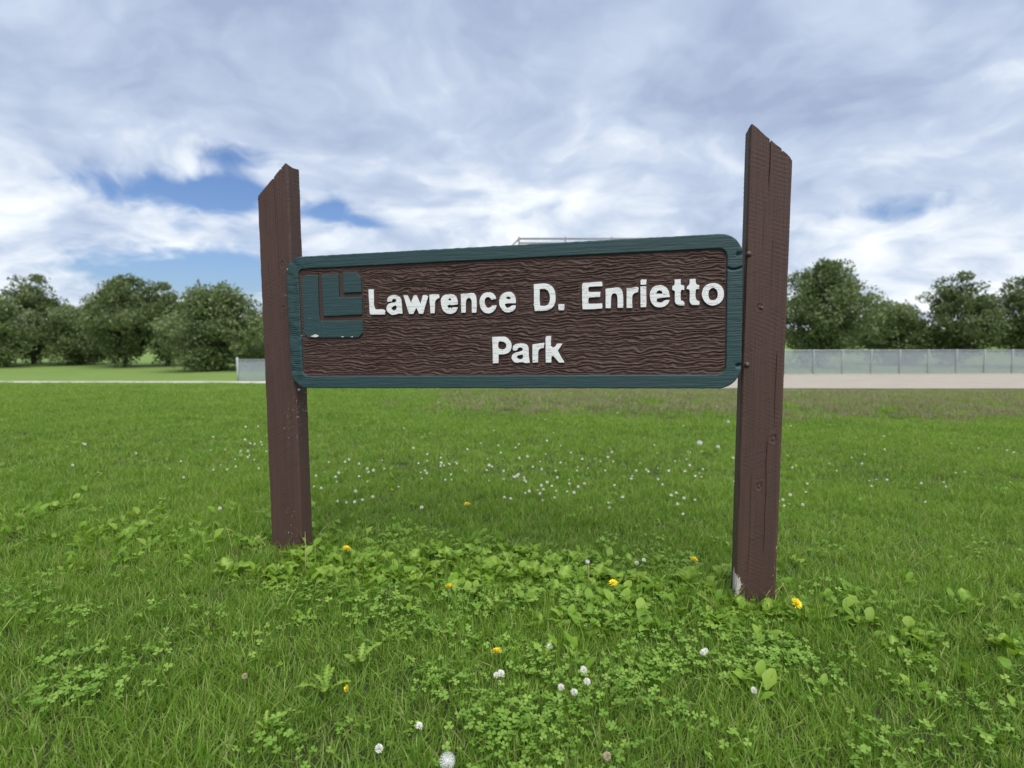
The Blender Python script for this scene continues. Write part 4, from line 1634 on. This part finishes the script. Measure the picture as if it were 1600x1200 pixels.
def strip_label(px, py, what):
    x, y, z = at(px, py)
    d = np.array([x, y, 0]) - C0
    s_, n_ = float(d @ S), float(d @ N)
    side = 'under' if abs(n_) < .07 else ('just before' if -.2 < n_ < 0 else ('well before' if n_ < 0 else 'just behind'))
    if s_ < -.88:
        return '%s %s the line of the board by the emblem-end post' % (what, side)
    if s_ > .88:
        return '%s %s the line of the board by the peeling post' % (what, side)
    if s_ < -.62:
        return '%s %s the board below the green emblem' % (what, side)
    k = int(np.argmin([abs(a - s_) for a, c in LET]))
    words = ['first', 'second', 'third', 'fourth', 'fifth', 'sixth', 'seventh', 'eighth', 'ninth']
    if k < 8:
        w_ = "first word's %s letter" % words[k]
    elif k < 10:
        w_ = 'capital D and its full stop'
    else:
        w_ = "last word's %s letter" % words[k - 10]
    return '%s %s the board below the %s' % (what, side, w_)


for px, py, s, n, k in spots:
    weed(px, py, s, n, k, strip_label(px, py, 'broad-leaved weed'), G_W)
for px, py, s, n, k in dand:
    weed(px, py, s, n, k, strip_label(px, py, 'toothed-leaf weed'), G_D)
for k in range(16):       # the strip goes on to both sides of the sign
    s_ = random.choice((-1, 1)) * random.uniform(1.25, 2.6)
    P = C0 + S * s_ + N * random.uniform(-.25, .25)
    weed(0, 0, random.uniform(.09, .12), 6, random.choice((0, 0, 2)), 'green broad-leaved weed growing in open lawn away from the posts', 'broad-leaved weeds in the open lawn',
         (P[0], P[1], float(ground(P[0], P[1]))))

# ------------------------------------------------------------------ flowers
def dandelion_head():
    r = np.random.default_rng(21)
    mb = MB()
    for ring, (n, l, up) in enumerate([(26, .0205, .20), (24, .0175, .5), (20, .013, .9), (14, .008, 1.5)]):
        for k in range(n):
            a = 6.283 * (k + .5 * (ring % 2)) / n + r.normal(0, .06)
            d = Vector((math.cos(a), math.sin(a), 0))
            s = Vector((-d.y, d.x, 0)) * .0016
            e_ = up + r.normal(0, .12)
            ll = l * r.uniform(.85, 1.1)
            c, q = math.cos(e_) * ll, math.sin(e_) * ll
            z0 = .002 + ring * .0012
            mb.add(([d * .002 - s * .5 + Vector((0, 0, z0)), d * .002 + s * .5 + Vector((0, 0, z0)), d * c + s + Vector((0, 0, z0 + q)), d * c - s + Vector((0, 0, z0 + q))], [(0, 1, 2, 3)]))
    return mb


def flower_mesh(name, mb, mat, smooth=False):
    me = bpy.data.meshes.new(name)
    me.from_pydata([tuple(v) for v in mb.v], [], mb.f)
    me.materials.append(mat)
    return me


D_HEAD = flower_mesh('flower_head', dandelion_head(), M_YELLOW)
mbc = MB()
mbc.add(tube([(0, 0, -.012), (0, 0, -.006), (0, 0, .001), (0, 0, .004)], [.002, .0055, .0065, .004], 8))
D_CUP = flower_mesh('cup', mbc, M_STEM)


def clover_head(mat_seed=1, droop=0.0):
    r = np.random.default_rng(mat_seed)
    mb = MB()
    n = 46
    for k in range(n):
        ph_ = math.acos(1 - 1.75 * (k + .5) / n)
        a = k * 2.39996
        d = Vector((math.sin(ph_) * math.cos(a), math.sin(ph_) * math.sin(a), math.cos(ph_)))
        tip = d * .0098 * r.uniform(.88, 1.1) + Vector((0, 0, .0015))
        s = d.orthogonal().normalized() * .0017
        q = d.cross(s.normalized()) * .0011
        base = d * .002
        mb.add(([base, tip - s * .6 - d * .002, tip - q * 1.2, tip + s * .6 - d * .002, tip + q + d * .0012], [(0, 1, 2), (0, 2, 3), (0, 3, 4), (0, 4, 1), (1, 4, 3, 2)]))
    return mb


C_HEAD = flower_mesh('flower_head', clover_head(1), M_WHITEF)
C_HEAD_B = flower_mesh('flower_head', clover_head(2), M_PINKF)


def clock_head():
    r = np.random.default_rng(9)
    mb = MB()
    mb.add(tube([(0, 0, -.004), (0, 0, .0), (0, 0, .004)], [.003, .005, .003], 8))
    n = 110
    for k in range(n):
        ph_ = math.acos(1 - 1.85 * (k + .5) / n)
        a = k * 2.39996
        d = Vector((math.sin(ph_) * math.cos(a), math.sin(ph_) * math.sin(a), math.cos(ph_)))
        tip = d * .019
        u = d.orthogonal().normalized()
        v = d.cross(u)
        sd_ = u * .0003
        mb.add(([d * .004 - sd_, d * .004 + sd_, tip + sd_, tip - sd_], [(0, 1, 2, 3)]))
        for j in range(6):
            t = j * 1.047 + r.uniform(0, 1)
            w_ = u * math.cos(t) + v * math.sin(t)
            w2 = d.cross(w_) * .0003
            mb.add(([tip - w2, tip + w2, tip + w_ * .0055 + d * .0022], [(0, 1, 2)]))
    return mb


K_HEAD = flower_mesh('seed_head', clock_head(), M_FLUFF)


def stem_mesh(h, r0=.0016):
    v, f = tube([(0, 0, -.015), (h * .03, 0, h * .4), (h * .02, h * .02, h * .75), (0, 0, h)], [r0 * 1.2, r0, r0, r0 * .9], 6)
    me = bpy.data.meshes.new('stem')
    me.from_pydata([tuple(p) for p in v], [], f)
    me.materials.append(M_STEM)
    return me


def ground_under(px, py, h):
    """ground point of a stem whose head, h metres up, is seen at the photo pixel"""
    d = ray(px, py)
    t = np.linspace(.8, 14, 5000)
    P = CAM + d * t[:, None]
    below = P[:, 2] - h < ground(P[:, 0], P[:, 1])
    k = int(np.argmax(below))
    return P[k, 0], P[k, 1], float(ground(P[k, 0], P[k, 1]))


def flower(name, px, py, h, parts, label, cat, group, tilt=(0, 0), scale=1.0, stem_r=.0016):
    x, y, z = ground_under(px, py, h)
    t = empty(name, (x, y, z), label, cat, group, (0, 0, random.uniform(0, 6.28)))
    o = link(bpy.data.objects.new('stem', stem_mesh(h, stem_r)), t)
    for nm, me in parts:
        c = link(bpy.data.objects.new(nm, me), t)
        c.location = (0, 0, h)
        c.rotation_euler = (tilt[0], tilt[1], 0)
        c.scale = (scale,) * 3
    return t


DP = [('flower_head', D_HEAD), ('cup', D_CUP)]
GD = 'yellow dandelion flowers in the grass'
for px, py, h, tl, sc, lab in [
    (541, 859, .06, (.3, .1), 1.0, 'single yellow dandelion flower in the grass by the foot of the emblem-end post'),
    (702, 920, .085, (.45, 0), 1.1, 'wide open yellow dandelion flower held above broad leaves under the emblem'),
    (958, 912, .06, (.25, .1), .85, 'yellow dandelion flower among leaves beneath the last name'),
    (1084, 876, .085, (.2, .2), .9, 'yellow dandelion flower rising just above the large pale dock plant'),
    (1243, 944, .07, (.6, .5), 1.0, 'tilted yellow dandelion flower outside the peeling post foot'),
    (776, 1020, .05, (.3, 0), .85, 'small yellow dandelion flower in clover in front of the sign strip'),
    (730, 790, .06, (.2, 0), 1.1, 'lone yellow dandelion flower in the mown lawn behind the sign')]:
    flower('dandelion', px, py, h + .014, DP, lab, 'dandelion', GD, tl, sc)
flower('dandelion', 543, 1076, .045, DP, 'half closed dandelion bud showing a little yellow beside toothed leaves', 'dandelion', GD, (1.0, .6), .5)
flower('dandelion', 612, 766, .05, DP, 'tiny yellow dandelion flower beside white clover in the mown lawn', 'dandelion', GD, (.3, 0), .55)

KP = [('seed_head', K_HEAD)]
GK = 'dandelion seed heads in the lawn'
flower('dandelion_clock', 1093, 692, .15, KP, 'round white dandelion seed head on a tall stem far back in the lawn', 'seed head', GK, (0, 0), 1.15)
flower('dandelion_clock', 1122, 698, .10, KP, 'smaller white dandelion seed head beside the round tall one', 'seed head', GK, (0, 0), .8)
flower('dandelion_clock', 1138, 659, .10, KP, 'white dandelion seed head near the dry grass edge', 'seed head', GK, (0, 0), .9)
flower('dandelion_clock', 699, 1190, .07, KP, 'big fluffy white seed head in the clover at the near edge of the lawn', 'seed head', GK, (.2, 0), .85)
flower('dandelion_clock', 918, 878, .12, [('seed_head', K_HEAD)], 'spent dandelion head on a bare stalk in the weed strip', 'seed head', GK, (.4, 0), .45)

GC = 'white clover blossoms'
CPARTS = [('flower_head', C_HEAD)]
near = [(592,1171,.055),(655,1136,.05),(783,1054,.06),(775,1056,.055),(859,1011,.05),(912,1048,.055),(917,1066,.05),(897,1083,.05),(1098,1021,.05),(1178,1080,.05),(877,1075,.045),(1102,1018,.05),(995,880,.06),(1006,876,.06)]
for px, py, h in near:
    flower('clover_flower', px, py, h, CPARTS, 'white clover blossom standing in the grass in front of the weed strip', 'clover flower', GC, (random.uniform(-.4, .4), random.uniform(-.4, .4)), random.uniform(.75, 1.05), .0009)
flower('clover_flower', 949, 1182, .05, [('flower_head', C_HEAD_B)], 'faded brownish clover blossom low in the clover patch', 'clover flower', GC, (.3, 0), .9, .0009)
flower('clover_flower', 382, 1057, .05, [('flower_head', C_HEAD_B)], 'faded pinkish clover blossom alone in the short grass', 'clover flower', GC, (.3, 0), .8, .0009)

# the band of blossoms behind the sign: each one its own object, stem and head in one mesh
mbf = MB()
for q in (C_HEAD,):
    vs_ = [tuple(v.co + Vector((0, 0, .06))) for v in q.vertices]
    mbf.add((vs_, [tuple(p.vertices) for p in q.polygons]), 0)
v, f = tube([(0, 0, -.01), (.002, 0, .03), (0, 0, .056)], .0009, 4)
mbf.add((v, f), 1)
far_me = bpy.data.meshes.new('clover_flower')
far_me.from_pydata(mbf.v, [], mbf.f)
far_me.materials.append(M_WHITEF)
far_me.materials.append(M_STEM)
far_me.polygons.foreach_set('material_index', np.array(mbf.m, dtype=np.int32))
r = np.random.default_rng(31)
cents = [(520,745),(560,735),(600,760),(640,752),(690,745),(720,750),(770,735),(800,750),(850,745),(880,755),(910,735),(930,750),(960,730),(990,765),(1000,745),(1050,735),(1100,740),(1125,760),(385,715),(370,725),(395,700),(560,790),(870,780),(820,770),(1040,790),(480,770),(1200,760),(1235,745),(1230,780),(360,690),(850,700),(770,700),(640,720),(700,725),
         (700,620),(760,617),(830,620),(900,622),(980,622),(1060,626),(1120,624),(250,740),(120,720),(1330,745),(1460,760),(1540,720)]
pos = []
for px, py in cents:
    for k in range(r.integers(3, 8)):
        x, y, z = at(px + r.normal(0, 30), py + r.normal(0, 14))
        pos.append((x, y))
for k in range(30):
    x, y, z = at(r.uniform(200, 1450), r.uniform(640, 830))
    pos.append((x, y))
for x, y in pos:
    if not bool(post_clear(np.array([x]), np.array([y]), .03)[0]):
        continue
    o = bpy.data.objects.new('clover_flower', far_me)
    link(o)
    s = r.uniform(.55, .95)
    o.location = (x, y, float(ground(x, y)))
    o.rotation_euler = (r.normal(0, .2), r.normal(0, .2), r.uniform(0, 6.28))
    o.scale = (s, s, s * r.uniform(.9, 1.2))
    tag(o, 'small white clover blossom in the mown lawn behind the sign', 'clover flower', 'white clover blossoms behind the sign')
